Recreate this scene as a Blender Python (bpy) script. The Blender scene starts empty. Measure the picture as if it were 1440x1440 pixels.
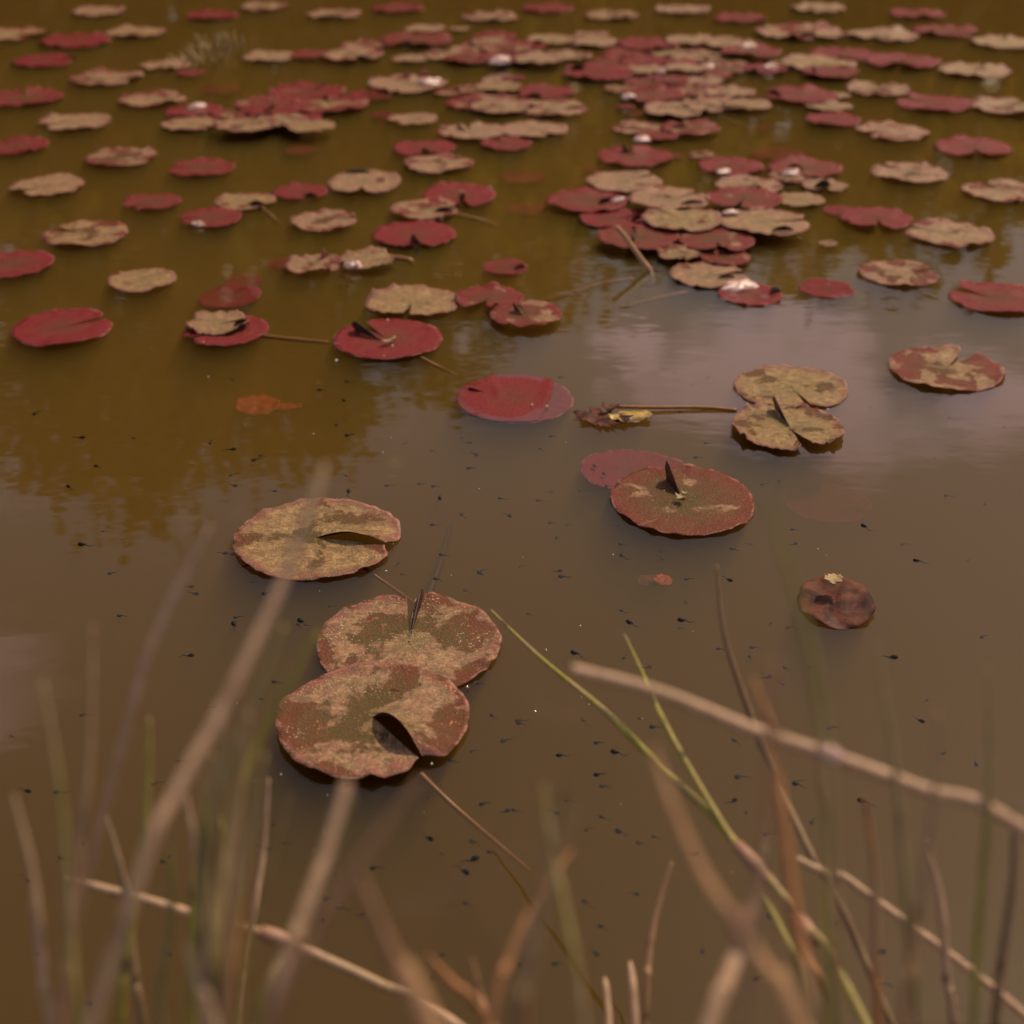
import bpy, bmesh, math, random
from mathutils import Vector, Matrix, noise
R = math.radians
rnd = random.Random(7)
sc = bpy.context.scene
col = sc.collection

# ------------------------------------------------------------------ camera
PITCH, CAMH, F = 29.0, 0.80, 1900.0
cam_d = bpy.data.cameras.new("camera")
cam_d.sensor_width = 36.0
cam_d.lens = F / 1440.0 * 36.0
cam_d.clip_start, cam_d.clip_end = 0.02, 3000
cam_d.dof.use_dof = True
cam_d.dof.focus_distance = 1.50
cam_d.dof.aperture_fstop = 4.2
cam = bpy.data.objects.new("camera", cam_d)
col.objects.link(cam)
cam.location = (0, 0, CAMH)
cam.rotation_euler = (R(90 - PITCH), 0, 0)
sc.camera = cam

# ------------------------------------------------------------------ light
SUN_EL, SUN_AZ = 50.0, 38.0          # azimuth to the right of the view direction
w = bpy.data.worlds.new("World")
sc.world = w
w.use_nodes = True
nt = w.node_tree
bg = nt.nodes["Background"]
bg.inputs["Strength"].default_value = 0.135
sky = nt.nodes.new("ShaderNodeTexSky")
sky.sky_type = 'NISHITA'
sky.sun_disc = False
sky.sun_elevation = R(SUN_EL)
sky.sun_rotation = R(SUN_AZ)
sky.air_density = 1.0
sky.dust_density = 4.0
sky.ozone_density = 0.6
# hazy sky, paler towards the horizon, with a few soft cumulus low over the far bank
def _wn(kind, **kw):
    nd = nt.nodes.new(kind)
    for k_, v_ in kw.items(): setattr(nd, k_, v_)
    return nd
def _wm(op, a, b=None, clamp=False):
    nd = _wn("ShaderNodeMath", operation=op, use_clamp=clamp)
    for i_, v_ in enumerate((a, b)):
        if v_ is None: continue
        if isinstance(v_, (int, float)): nd.inputs[i_].default_value = v_
        else: nt.links.new(v_, nd.inputs[i_])
    return nd.outputs[0]
def _wr(v, a, b, lo, hi):
    nd = _wn("ShaderNodeMapRange", interpolation_type='SMOOTHSTEP')
    nt.links.new(v, nd.inputs["Value"])
    for k_, x_ in (("From Min", a), ("From Max", b), ("To Min", lo), ("To Max", hi)): nd.inputs[k_].default_value = x_
    return nd.outputs[0]
tc = _wn("ShaderNodeTexCoord")
sepd = _wn("ShaderNodeSeparateXYZ"); nt.links.new(tc.outputs["Generated"], sepd.inputs[0])
nz = _wn("ShaderNodeTexNoise")
for k_, v_ in (("Scale", 9.0), ("Detail", 6.0), ("Roughness", .55)): nz.inputs[k_].default_value = v_
mp = _wn("ShaderNodeMapping"); mp.inputs["Scale"].default_value = (1, 1, 2.0)
nt.links.new(tc.outputs["Generated"], mp.inputs["Vector"]); nt.links.new(mp.outputs[0], nz.inputs["Vector"])
wob = _wm('MULTIPLY', _wm('SUBTRACT', nz.outputs["Fac"], .5), .30)
mask = _wr(nz.outputs["Fac"], .60, .72, 0.0, .30)
for az_, el_, r_ in ((11.0, 22.6, .085), (14.5, 23.4, .09), (5.4, 21.6, .035), (20.0, 23.0, .09), (-30.0, 34.0, .12), (48.0, 30.0, .15)):
    d_ = (math.sin(R(az_)) * math.cos(R(el_)), math.cos(R(az_)) * math.cos(R(el_)), math.sin(R(el_)))
    sub = _wn("ShaderNodeVectorMath", operation='SUBTRACT'); nt.links.new(tc.outputs["Generated"], sub.inputs[0]); sub.inputs[1].default_value = d_
    sq = _wn("ShaderNodeVectorMath", operation='MULTIPLY'); nt.links.new(sub.outputs[0], sq.inputs[0]); sq.inputs[1].default_value = (1, 1, 1.9)
    ln_ = _wn("ShaderNodeVectorMath", operation='LENGTH'); nt.links.new(sq.outputs[0], ln_.inputs[0])
    dist = _wm('SUBTRACT', ln_.outputs["Value"], wob)
    mask = _wm('MAXIMUM', mask, _wr(dist, r_ * .25, r_ * 1.15, 1.0, 0.0))
haze = _wn("ShaderNodeMixRGB"); haze.inputs["Color2"].default_value = (5.6, 5.05, 5.3, 1)
nt.links.new(_wr(sepd.outputs[2], .25, .85, .85, .25), haze.inputs["Fac"])
nt.links.new(sky.outputs["Color"], haze.inputs["Color1"])
mxs = _wn("ShaderNodeMixRGB"); mxs.inputs["Color2"].default_value = (17.5, 12.8, 13.8, 1)
nt.links.new(mask, mxs.inputs["Fac"]); nt.links.new(haze.outputs[0], mxs.inputs["Color1"])
nt.links.new(mxs.outputs[0], bg.inputs["Color"])

sun_d = bpy.data.lights.new("sun", 'SUN')
sun_d.energy = 5.0
sun_d.angle = R(0.8)
sun_d.color = (1.0, 0.78, 0.52)
sun = bpy.data.objects.new("sun", sun_d)
col.objects.link(sun)
sdir = Vector((math.sin(R(SUN_AZ)) * math.cos(R(SUN_EL)), math.cos(R(SUN_AZ)) * math.cos(R(SUN_EL)), math.sin(R(SUN_EL))))
sun.rotation_euler = sdir.to_track_quat('Z', 'Y').to_euler()

sc.view_settings.view_transform = 'Standard'
sc.view_settings.look = 'None'
sc.view_settings.exposure = -0.70
sc.view_settings.gamma = 1.0
cy = sc.cycles
cy.use_denoising = True
cy.denoiser = 'OPENIMAGEDENOISE'
cy.max_bounces = 8
cy.diffuse_bounces = 2
cy.glossy_bounces = 3
cy.transmission_bounces = 4
cy.transparent_max_bounces = 10
cy.volume_bounces = 1
cy.caustics_reflective = False
cy.caustics_refractive = False
cy.use_adaptive_sampling = False
cy.sample_clamp_indirect = 6.0

# ------------------------------------------------------------------ geometry helpers
cp, sp = math.cos(R(PITCH)), math.sin(R(PITCH))
FW, UP, RT = Vector((0, cp, -sp)), Vector((0, sp, cp)), Vector((1, 0, 0))
CAM = Vector((0, 0, CAMH))

def ray(px, py):
    return FW + RT * ((px - 720) / F) - UP * ((py - 720) / F)

def on_water(px, py, z=0.0):
    d = ray(px, py)
    return CAM + d * ((z - CAMH) / d.z)

def at_depth(px, py, t):
    return CAM + ray(px, py) * t

def depth_of(p):
    return (p - CAM).dot(FW)

def link(name, verts, faces, mats, parent=None, smooth=True, midx=None, uvs=None):
    me = bpy.data.meshes.new(name)
    me.from_pydata([tuple(v) for v in verts], [], faces)
    for m in (mats if isinstance(mats, (list, tuple)) else [mats]):
        me.materials.append(m)
    if midx:
        for p, i in zip(me.polygons, midx):
            p.material_index = i
    if smooth:
        for p in me.polygons:
            p.use_smooth = True
    if uvs:
        lay = me.uv_layers.new(name="UVMap")
        for lp in me.loops:
            lay.data[lp.index].uv = uvs[lp.vertex_index]
    me.validate()
    o = bpy.data.objects.new(name, me)
    col.objects.link(o)
    if parent:
        o.parent = parent
    return o

def empty(name, loc):
    o = bpy.data.objects.new(name, None)
    o.empty_display_size = 0.05
    col.objects.link(o)
    o.location = loc
    return o

def tag(o, label, cat, group=None, kind=None):
    if label: o["label"] = label
    if cat: o["category"] = cat
    if group: o["group"] = group
    if kind: o["kind"] = kind
    return o

# ------------------------------------------------------------------ materials
class NT:
    """tiny wrapper for building node trees"""
    def __init__(self, name):
        self.m = bpy.data.materials.new(name)
        self.m.use_nodes = True
        self.t = self.m.node_tree
        self.b = self.t.nodes["Principled BSDF"]
        self.out = self.t.nodes["Material Output"]
    def n(self, kind, **kw):
        nd = self.t.nodes.new(kind)
        for k, v in kw.items():
            if k.startswith("i_"):
                key = k[2:].replace("_", " ")
                nd.inputs[int(key) if key.isdigit() else key].default_value = v
            else:
                setattr(nd, k, v)
        return nd
    def l(self, a, b):
        self.t.links.new(a, b)
    def math(self, op, a, b=None, c=None, clamp=False):
        nd = self.n("ShaderNodeMath", operation=op, use_clamp=clamp)
        for i, v in enumerate((a, b, c)):
            if v is None: continue
            if isinstance(v, (int, float)): nd.inputs[i].default_value = v
            else: self.l(v, nd.inputs[i])
        return nd.outputs[0]
    def mix(self, f, a, b, mode='MIX'):
        nd = self.n("ShaderNodeMixRGB", blend_type=mode)
        for i, v in enumerate((f, a, b)):
            if isinstance(v, (int, float)): nd.inputs[i].default_value = v
            elif isinstance(v, tuple): nd.inputs[i].default_value = (*v, 1)
            else: self.l(v, nd.inputs[i])
        return nd.outputs[0]
    def ramp(self, v, a, b, lo=0.0, hi=1.0, smooth=True):
        nd = self.n("ShaderNodeMapRange")
        nd.interpolation_type = 'SMOOTHSTEP' if smooth else 'LINEAR'
        for k, x in (("Value", v), ("From Min", a), ("From Max", b), ("To Min", lo), ("To Max", hi)):
            if isinstance(x, (int, float)): nd.inputs[k].default_value = x
            else: self.l(x, nd.inputs[k])
        return nd.outputs[0]
    def noise(self, vec, scale, detail=4, rough=0.55, dist=0.0):
        nd = self.n("ShaderNodeTexNoise")
        nd.inputs["Scale"].default_value = scale
        nd.inputs["Detail"].default_value = detail
        nd.inputs["Roughness"].default_value = rough
        nd.inputs["Distortion"].default_value = dist
        if vec is not None: self.l(vec, nd.inputs["Vector"])
        return nd.outputs["Fac"]
    def bump(self, h, strength, dist):
        nd = self.n("ShaderNodeBump")
        nd.inputs["Strength"].default_value = strength
        nd.inputs["Distance"].default_value = dist
        self.l(h, nd.inputs["Height"])
        return nd.outputs["Normal"]

def mat_pad():
    """upper side of a lily pad. object colour: R = dried crust, G = redness, B = yellow specks and painted glints"""
    k = NT("lily_pad_leaf")
    uv = k.n("ShaderNodeUVMap"); uv.uv_map = "UVMap"
    oi = k.n("ShaderNodeObjectInfo")
    sep = k.n("ShaderNodeSeparateColor"); k.l(oi.outputs["Color"], sep.inputs[0])
    crust_a, red_a, speck_a, gold = sep.outputs[0], sep.outputs[1], sep.outputs[2], oi.outputs["Alpha"]
    off = k.n("ShaderNodeVectorMath", operation='ADD')
    cmb = k.n("ShaderNodeCombineXYZ")
    k.l(k.math('MULTIPLY', oi.outputs["Random"], 37.0), cmb.inputs[0])
    k.l(k.math('MULTIPLY', oi.outputs["Random"], 91.0), cmb.inputs[1])
    k.l(uv.outputs[0], off.inputs[0]); k.l(cmb.outputs[0], off.inputs[1])
    v = off.outputs[0]
    ln = k.n("ShaderNodeVectorMath", operation='LENGTH'); k.l(uv.outputs[0], ln.inputs[0])
    r = ln.outputs["Value"]
    xy = k.n("ShaderNodeSeparateXYZ"); k.l(uv.outputs[0], xy.inputs[0])
    ang = k.math('ARCTAN2', xy.outputs[1], xy.outputs[0])
    n_big = k.noise(v, 1.5, 7, 0.62, 0.25)
    n_mid = k.noise(v, 6.0, 6, 0.6)
    n_fine = k.noise(v, 26.0, 4, 0.6)
    n_grain = k.noise(v, 46.0, 3, 0.6)
    # leaf itself: olive at the centre, wine red to the rim
    f = k.math('ADD', red_a, k.math('MULTIPLY', k.math('SUBTRACT', r, 0.55), 0.75))
    f = k.math('ADD', f, k.math('MULTIPLY', k.math('SUBTRACT', n_mid, 0.5), 1.1), clamp=True)
    leaf = k.mix(f, (0.125, 0.088, 0.03), (0.235, 0.018, 0.023))
    leaf = k.mix(k.ramp(n_fine, 0.35, 0.7), leaf, k.mix(0.5, leaf, (0.12, 0.035, 0.025)))
    # dried film in patches with crisp outlines
    th = k.math('SUBTRACT', 0.80, k.math('MULTIPLY', crust_a, 0.50))
    edge_n = k.math('ADD', n_big, k.math('MULTIPLY', k.math('SUBTRACT', n_fine, 0.5), 0.05))
    crust = k.ramp(edge_n, k.math('SUBTRACT', th, 0.010), k.math('ADD', th, 0.045))
    cc = k.mix(gold, k.mix(k.ramp(n_mid, 0.36, 0.64), (0.56, 0.345, 0.185), (0.40, 0.185, 0.115)), k.mix(k.ramp(n_mid, 0.36, 0.64), (0.54, 0.36, 0.135), (0.36, 0.21, 0.075)))
    n_soft = k.noise(v, 2.3, 3, 0.5)
    cc = k.mix(k.ramp(n_soft, 0.42, 0.66, 0.0, 0.6), cc, (0.235, 0.165, 0.075))
    cc = k.mix(k.ramp(n_fine, 0.42, 0.68, 0.0, 0.75), cc, (0.20, 0.115, 0.06))
    # the film lets some red through near the rim
    rim = k.ramp(k.math('ADD', r, k.math('MULTIPLY', k.math('SUBTRACT', n_mid, 0.5), 0.55)), 0.78, 1.06)
    cc = k.mix(k.math('MULTIPLY', rim, 0.85), cc, (0.26, 0.065, 0.06))
    ctr = k.ramp(r, 0.0, 0.34, 0.75, 0.0)
    cc = k.mix(k.ramp(k.noise(v, 11.0, 5, 0.7), 0.46, 0.62, 0.0, 0.5), cc, k.mix(0.6, leaf, (0.20, 0.10, 0.06)))
    cc = k.mix(k.ramp(k.noise(v, 8.0, 6, 0.68, .6), 0.47, 0.62, 0.0, 0.8), cc, (0.165, 0.105, 0.055))
    cc = k.mix(k.math('MULTIPLY', ctr, k.ramp(n_mid, 0.4, 0.6)), cc, (0.19, 0.17, 0.05))
    c = k.mix(k.math('MULTIPLY', crust, 0.93), leaf, cc)
    # veins
    vein = k.math('SINE', k.math('ADD', k.math('MULTIPLY', ang, 15.0), k.math('MULTIPLY', n_mid, 2.2)))
    vein = k.ramp(k.math('ABSOLUTE', vein), 0.0, 0.22, 1.0, 0.0)
    vein = k.math('MULTIPLY', vein, k.ramp(r, 0.03, 0.85, 1.0, 0.0))
    c = k.mix(k.math('MULTIPLY', vein, 0.22), c, (0.30, 0.24, 0.09))
    # dark flecks, yellow specks, and bright specks painted in as sun glints
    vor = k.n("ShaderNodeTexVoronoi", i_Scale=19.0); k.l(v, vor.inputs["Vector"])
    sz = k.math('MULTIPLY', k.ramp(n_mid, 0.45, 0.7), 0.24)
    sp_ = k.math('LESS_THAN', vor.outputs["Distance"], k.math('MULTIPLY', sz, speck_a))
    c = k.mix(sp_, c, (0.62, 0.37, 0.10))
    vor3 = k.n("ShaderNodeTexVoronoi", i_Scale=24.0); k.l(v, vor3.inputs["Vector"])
    glint_specks = k.math('LESS_THAN', vor3.outputs["Distance"], k.math('MULTIPLY', k.ramp(n_soft, 0.40, 0.62), k.math('MULTIPLY', speck_a, 0.21)))
    c = k.mix(k.math('MULTIPLY', glint_specks, 0.8), c, (0.66, 0.47, 0.30))
    vor2 = k.n("ShaderNodeTexVoronoi", i_Scale=9.0); k.l(v, vor2.inputs["Vector"])
    dk = k.math('LESS_THAN', vor2.outputs["Distance"], k.ramp(n_fine, 0.45, 0.8, 0.0, 0.12))
    c = k.mix(k.math('MULTIPLY', dk, 0.7), c, (0.03, 0.02, 0.015))
    rl = k.math('MULTIPLY', k.ramp(r, 0.955, 0.99), k.ramp(n_mid, 0.44, 0.62, 0.0, 0.7))
    c = k.mix(rl, c, (0.50, 0.27, 0.215))
    k.l(c, k.b.inputs["Base Color"])
    k.l(k.math('ADD', k.math('MULTIPLY', crust, 0.16), k.ramp(n_grain, 0.3, 0.7, 0.16, 0.36)), k.b.inputs["Roughness"])
    k.l(k.math('ADD', k.math('MULTIPLY', crust, 0.10), 0.12), k.b.inputs["Specular IOR Level"])
    h = k.math('ADD', k.math('MULTIPLY', n_mid, 0.6), k.math('ADD', k.math('MULTIPLY', n_fine, 0.35), k.math('MULTIPLY', vein, -0.22)))
    h = k.math('ADD', h, k.math('MULTIPLY', crust, 0.25))
    h = k.math('ADD', h, k.math('MULTIPLY', n_grain, 0.42))
    k.l(k.bump(h, 0.7, 0.005), k.b.inputs["Normal"])
    return k.m

def mat_simple(name, c1, c2, scale, rough=0.5, spec=0.4, bump=0.3, bd=0.002, objcol=False):
    k = NT(name)
    tcn = k.n("ShaderNodeTexCoord")
    nn = k.noise(tcn.outputs["Object"], scale, 5, 0.6)
    if objcol:
        oi = k.n("ShaderNodeObjectInfo")
        a = k.mix(0.45, oi.outputs["Color"], (0.03, 0.02, 0.01))
        c = k.mix(k.ramp(nn, 0.34, 0.52), a, oi.outputs["Color"])
    else:
        c = k.mix(k.ramp(nn, 0.35, 0.65), c1, c2)
    k.l(c, k.b.inputs["Base Color"])
    k.b.inputs["Roughness"].default_value = rough
    k.b.inputs["Specular IOR Level"].default_value = spec
    if bump: k.l(k.bump(nn, bump, bd), k.b.inputs["Normal"])
    return k.m

def mat_leafy(name, c1, c2):
    k = NT(name)
    tcn = k.n("ShaderNodeTexCoord")
    c = k.mix(k.ramp(k.noise(tcn.outputs["Object"], 1.2, 4), 0.35, 0.65), c1, c2)
    k.l(c, k.b.inputs["Base Color"]); k.b.inputs["Roughness"].default_value = .5
    tl = k.n("ShaderNodeBsdfTranslucent"); k.l(c, tl.inputs["Color"])
    mx = k.n("ShaderNodeMixShader", i_0=0.45)
    k.l(k.b.outputs[0], mx.inputs[1]); k.l(tl.outputs[0], mx.inputs[2]); k.l(mx.outputs[0], k.out.inputs["Surface"])
    return k.m

def mat_reed():
    """a stem in its object colour, streaked along its length, drying out to straw in places"""
    k = NT("reed_stem")
    tcn = k.n("ShaderNodeTexCoord"); oi = k.n("ShaderNodeObjectInfo")
    mpn = k.n("ShaderNodeMapping"); mpn.inputs["Scale"].default_value = (1, .35, .12); k.l(tcn.outputs["Object"], mpn.inputs["Vector"])
    st = k.noise(mpn.outputs[0], 420, 4, .6)
    big = k.noise(tcn.outputs["Object"], 9, 4, .6)
    spot = k.noise(tcn.outputs["Object"], 60, 4, .6)
    c = k.mix(k.ramp(big, .46, .62, 0, .75), oi.outputs["Color"], (.42, .29, .16))
    c = k.mix(k.ramp(st, .40, .60, 0, .38), c, k.mix(.7, c, (.06, .035, .015)))
    c = k.mix(k.ramp(spot, .60, .70, 0, .8), c, (.07, .035, .02))
    k.l(c, k.b.inputs["Base Color"]); k.b.inputs["Roughness"].default_value = .5; k.b.inputs["Specular IOR Level"].default_value = .3
    k.l(k.bump(st, .5, .001), k.b.inputs["Normal"])
    return k.m

def mat_water():
    k = NT("murky_pond_water")
    k.t.nodes.remove(k.b)
    geo = k.n("ShaderNodeNewGeometry")
    mpn = k.n("ShaderNodeMapping"); mpn.inputs["Scale"].default_value = (0.55, 1.0, 1.0)
    k.l(geo.outputs["Position"], mpn.inputs["Vector"])
    h = k.math('ADD', k.noise(mpn.outputs[0], 9.0, 3, 0.5), k.math('MULTIPLY', k.noise(mpn.outputs[0], 34.0, 2, 0.5), 0.18))
    nrm = k.bump(h, 1.0, 0.0005)
    fr = k.n("ShaderNodeFresnel", i_IOR=1.33); k.l(nrm, fr.inputs["Normal"])
    gl = k.n("ShaderNodeBsdfGlossy", i_Roughness=0.015); gl.inputs["Color"].default_value = (1, 1, 1, 1)
    k.l(nrm, gl.inputs["Normal"])
    tr = k.n("ShaderNodeBsdfTransparent")
    mx = k.n("ShaderNodeMixShader")
    k.l(fr.outputs[0], mx.inputs[0]); k.l(tr.outputs[0], mx.inputs[1]); k.l(gl.outputs[0], mx.inputs[2])
    k.l(mx.outputs[0], k.out.inputs["Surface"])
    va = k.n("ShaderNodeVolumeScatter"); va.inputs["Color"].default_value = (0.885, 0.67, 0.18, 1)
    va.inputs["Density"].default_value = 4.5
    va.inputs["Anisotropy"].default_value = 0.0
    vb = k.n("ShaderNodeVolumeAbsorption"); vb.inputs["Color"].default_value = (0.58, 0.35, 0.08, 1)
    vb.inputs["Density"].default_value = 13.0
    ad = k.n("ShaderNodeAddShader")
    k.l(va.outputs[0], ad.inputs[0]); k.l(vb.outputs[0], ad.inputs[1])
    k.l(ad.outputs[0], k.out.inputs["Volume"])
    return k.m

M = {}
M['pad'] = mat_pad()
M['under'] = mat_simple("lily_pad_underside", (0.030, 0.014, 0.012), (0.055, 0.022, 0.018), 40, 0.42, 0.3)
M['pale'] = mat_simple("leaf_glint_and_pale_sheath", (0.72, 0.50, 0.45), (0.52, 0.30, 0.27), 60, 0.42, 0.7)  # pale colour paints the sun glint on rolled lobes; also a pale reed joint
M['redlobe'] = mat_simple("red_curled_leaf", (0.30, 0.055, 0.045), (0.20, 0.035, 0.03), 60, 0.35, 0.5)
M['petiole'] = mat_simple("lily_stalk", (0.36, 0.155, 0.04), (0.26, 0.10, 0.03), 40, 0.4, 0.4)
M['reed'] = mat_reed()
M['sheath'] = mat_simple("reed_sheath", (0.43, 0.25, 0.165), (0.30, 0.14, 0.08), 60, 0.5, 0.35)
M['twig'] = mat_simple("dry_twig", (0.60, 0.34, 0.20), (0.42, 0.21, 0.11), 60, 0.5, 0.3)
M['tad'] = mat_simple("tadpole_skin", (0.010, 0.009, 0.010), (0.016, 0.014, 0.014), 300, 0.6, 0.15, 0)
M['bubble'] = mat_simple("white_foam", (0.85, 0.80, 0.74), (0.8, 0.75, 0.7), 80, 0.15, 0.7, 0)
M['wither'] = mat_simple("withered_leaf", (0.50, 0.31, 0.05), (0.10, 0.055, 0.03), 28, 0.45, 0.4)
M['crumple'] = mat_simple("rotten_leaf", (0.16, 0.055, 0.032), (0.05, 0.02, 0.016), 45, 0.65, 0.12, 0.7, 0.004)
M['sunken'] = mat_simple("sunken_leaf", (0.42, 0.075, 0.035), (0.33, 0.05, 0.03), 20, 0.5, 0.3)
M['bed'] = mat_simple("pond_mud", (0.10, 0.065, 0.035), (0.06, 0.04, 0.022), 3, 0.9, 0.2, 0.5, 0.02)
M['straw'] = mat_simple("dry_grass", (0.42, 0.30, 0.15), (0.30, 0.2, 0.09), 30, 0.6, 0.3)
M['bark'] = mat_simple("tree_bark", (0.11, 0.08, 0.055), (0.06, 0.045, 0.03), 6, 0.9, 0.2, 0.6, 0.02)
M['leaf1'] = mat_leafy("tree_foliage", (0.22, 0.195, 0.024), (0.13, 0.12, 0.02))
M['leaf2'] = mat_leafy("golden_tree_foliage", (0.35, 0.24, 0.024), (0.21, 0.155, 0.02))

# ------------------------------------------------------------------ setting: ground, water
def ground():
    xs = [-300, -120, -60, -40] + [-28 + i * 1.0 for i in range(57)] + [40, 60, 120, 300]
    ys = [-200, -60, -20, -8, -4, -2] + [-1.2 + i * 0.4 for i in range(44)] + [18, 22, 28, 40, 70, 140, 300]
    V, Fc = [], []
    for y in ys:
        for x in xs:
            # signed distance into the pond basin
            d = min(y - 0.18, 11.2 - y + 0.8 * math.sin(x * 0.5), 15 - abs(x))
            if d > 0: z = -0.55 * min(1, d / 0.9) ** 0.8
            else: z = 0.42 * (1 - math.exp(d / 1.6)) + 0.04
            z += 0.05 * noise.noise(Vector((x * 0.7, y * 0.7, 3)))
            if 0 < d < 0.3: z = min(z, -0.02)
            V.append((x, y, z))
    nx = len(xs)
    for j in range(len(ys) - 1):
        for i in range(nx - 1):
            Fc.append((j * nx + i, j * nx + i + 1, (j + 1) * nx + i + 1, (j + 1) * nx + i))
    tag(link("ground", V, Fc, M['bed']), None, None, kind='structure')
ground()

def box(name, lo, hi, m):
    (x0, y0, z0), (x1, y1, z1) = lo, hi
    V = [(x0,y0,z0),(x1,y0,z0),(x1,y1,z0),(x0,y1,z0),(x0,y0,z1),(x1,y0,z1),(x1,y1,z1),(x0,y1,z1)]
    Fc = [(3,2,1,0),(4,5,6,7),(0,1,5,4),(1,2,6,5),(2,3,7,6),(3,0,4,7)]
    return link(name, V, Fc, m, smooth=False)
tag(box("water", (-24, -0.9, -1.2), (24, 14.0, 0.0), mat_water()), None, None, kind='structure')

# ------------------------------------------------------------------ trees on the far bank (mirrored in the water)
def tree_meshes(seed, h, wid, low, m):
    r = random.Random(seed)
    V, Fc = [], []
    def tube(p0, p1, r0, r1, n=7):
        b = len(V)
        ax = (p1 - p0).normalized(); s = ax.orthogonal().normalized(); t = ax.cross(s)
        for p, rr in ((p0, r0), (p1, r1)):
            for i in range(n):
                a = 2 * math.pi * i / n
                V.append(p + (s * math.cos(a) + t * math.sin(a)) * rr)
        for i in range(n):
            Fc.append((b + i, b + (i + 1) % n, b + n + (i + 1) % n, b + n + i))
    p = Vector((0, 0, -0.3)); pr = h * 0.022
    ends = []
    for i in range(5):
        q = p + Vector((r.uniform(-.06, .06) * h * 0.6, r.uniform(-.06, .06) * h * 0.6, h * 0.18))
        tube(p, q, pr, pr * 0.78); pr *= 0.78; p = q
        if i >= 1:
            for _ in range(3):
                a = r.uniform(0, 6.28); l = wid * r.uniform(.5, .95) * (1.15 - i * .17)
                e = q + Vector((math.cos(a) * l, math.sin(a) * l, l * r.uniform(.2, .7)))
                tube(q, e, pr * 0.5, pr * 0.15, 5); ends.append(e)
    ends.append(p)
    LV, LF = [], []
    for e in list(ends):
        for _ in range(3):
            c = e + Vector((r.gauss(0, wid * .22), r.gauss(0, wid * .22), r.gauss(0, h * .06)))
            c.z = max(c.z, low)
            cr = wid * r.uniform(.18, .38)
            for _ in range(60):
                d = Vector((r.gauss(0, 1), r.gauss(0, 1), r.gauss(0, .8)))
                q = c + d * cr * .62
                s = r.uniform(.09, .19)
                n = Vector((r.gauss(0, 1), r.gauss(0, 1), r.gauss(0, 1))).normalized()
                a = n.orthogonal().normalized(); b_ = n.cross(a)
                b = len(LV)
                LV.extend([q + a * s, q + b_ * s * .6, q - a * s, q - b_ * s * .6])
                LF.append((b, b + 1, b + 2, b + 3))
    return (V, Fc), (LV, LF)

def make_tree(seed, h, wid, low, m):
    root = empty("bank_tree", (0, 0, 0))
    t, c = tree_meshes(seed, h, wid, low, m)
    link("trunk", *t, M['bark'], root)
    link("crown", *c, m, root, smooth=False)
    return root
def copy_tree(o):
    c = o.copy(); col.objects.link(c)
    for ch in o.children:
        d = ch.copy(); col.objects.link(d); d.parent = c
    return c
protos = [make_tree(1, 8.0, 1.9, 1.0, M['leaf1']), make_tree(2, 7.6, 2.1, .8, M['leaf2']), make_tree(3, 8.4, 1.7, 1.2, M['leaf1'])]
used = set()
# (x, y, height): the skyline drops towards the right, as its reflection shows
TREES = [(-13, 15.5, 8.5), (-10.2, 16.5, 8.2), (-8.0, 15.0, 8.0), (-6.0, 16.6, 8.9), (-4.4, 15.2, 8.0), (-2.6, 15.6, 8.3), (-1.2, 16.8, 7.6),
         (0.2, 15.4, 6.4), (1.6, 16.2, 6.2), (3.0, 15.6, 5.5), (4.4, 16.4, 5.7), (6.0, 15.5, 5.1), (8.0, 16.5, 5.7), (10.4, 15.6, 6.2), (13.0, 16.2, 6.9),
         (-16.5, 16, 8.6), (16.5, 16, 7.0), (-11.5, 18.5, 8.6), (-7.0, 18.6, 9.0), (-3.4, 18.4, 9.2), (-.2, 18.6, 7.2), (2.4, 18.2, 6.0), (5.2, 18.4, 5.7), (9.0, 18.5, 6.2), (12.0, 18.2, 6.6)]
for i, (x, y, h) in enumerate(TREES):
    k = i % 3
    o = protos[k] if k not in used else copy_tree(protos[k])
    used.add(k)
    s = h / (8.0, 7.6, 8.4)[k] * (.84 if x < 0 else .72)
    o.location = (x, y, 0.42); o.scale = (s * rnd.uniform(.95, 1.15),) * 2 + (s,)
    o.rotation_euler.z = rnd.uniform(0, 6.28)
    tag(o, "leafy tree on the far bank that is mirrored in the pond", "tree", "trees along the far bank")
def make_bush(seed, m):
    r = random.Random(seed); V, Fc = [], []
    for _ in range(16):
        c = Vector((r.gauss(0, .75), r.gauss(0, .5), abs(r.gauss(.7, .45))))
        for _ in range(110):
            q = c + Vector((r.gauss(0, .26), r.gauss(0, .26), r.gauss(0, .24))); q.z = max(q.z, .02)
            n = Vector((r.gauss(0, 1), r.gauss(0, 1), r.gauss(0, 1))).normalized()
            a = n.orthogonal().normalized(); b_ = n.cross(a); s = r.uniform(.05, .12); b = len(V)
            V.extend([q + a * s, q + b_ * s * .6, q - a * s, q - b_ * s * .6]); Fc.append((b, b + 1, b + 2, b + 3))
    return link("bank_bush", V, Fc, m, smooth=False)
bushes = [make_bush(11, M['leaf1']), make_bush(12, M['leaf2'])]
for i in range(38):
    o = bushes[i] if i < 2 else bushes[i % 2].copy()
    if i >= 2: col.objects.link(o)
    o.location = (-16 + i * .86 + rnd.uniform(-.3, .3), (13.3 if i % 2 else 14.6) + rnd.uniform(-.3, .4), 0.28); o.rotation_euler.z = rnd.uniform(0, 6.28)
    s = rnd.uniform(.95, 1.3); o.scale = (s * 1.3, s, s * (1.1 if i % 2 else 1.9))
    tag(o, "low bush on the far bank, mirrored along the top of the pond", "bush", "bushes along the far bank")

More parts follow.
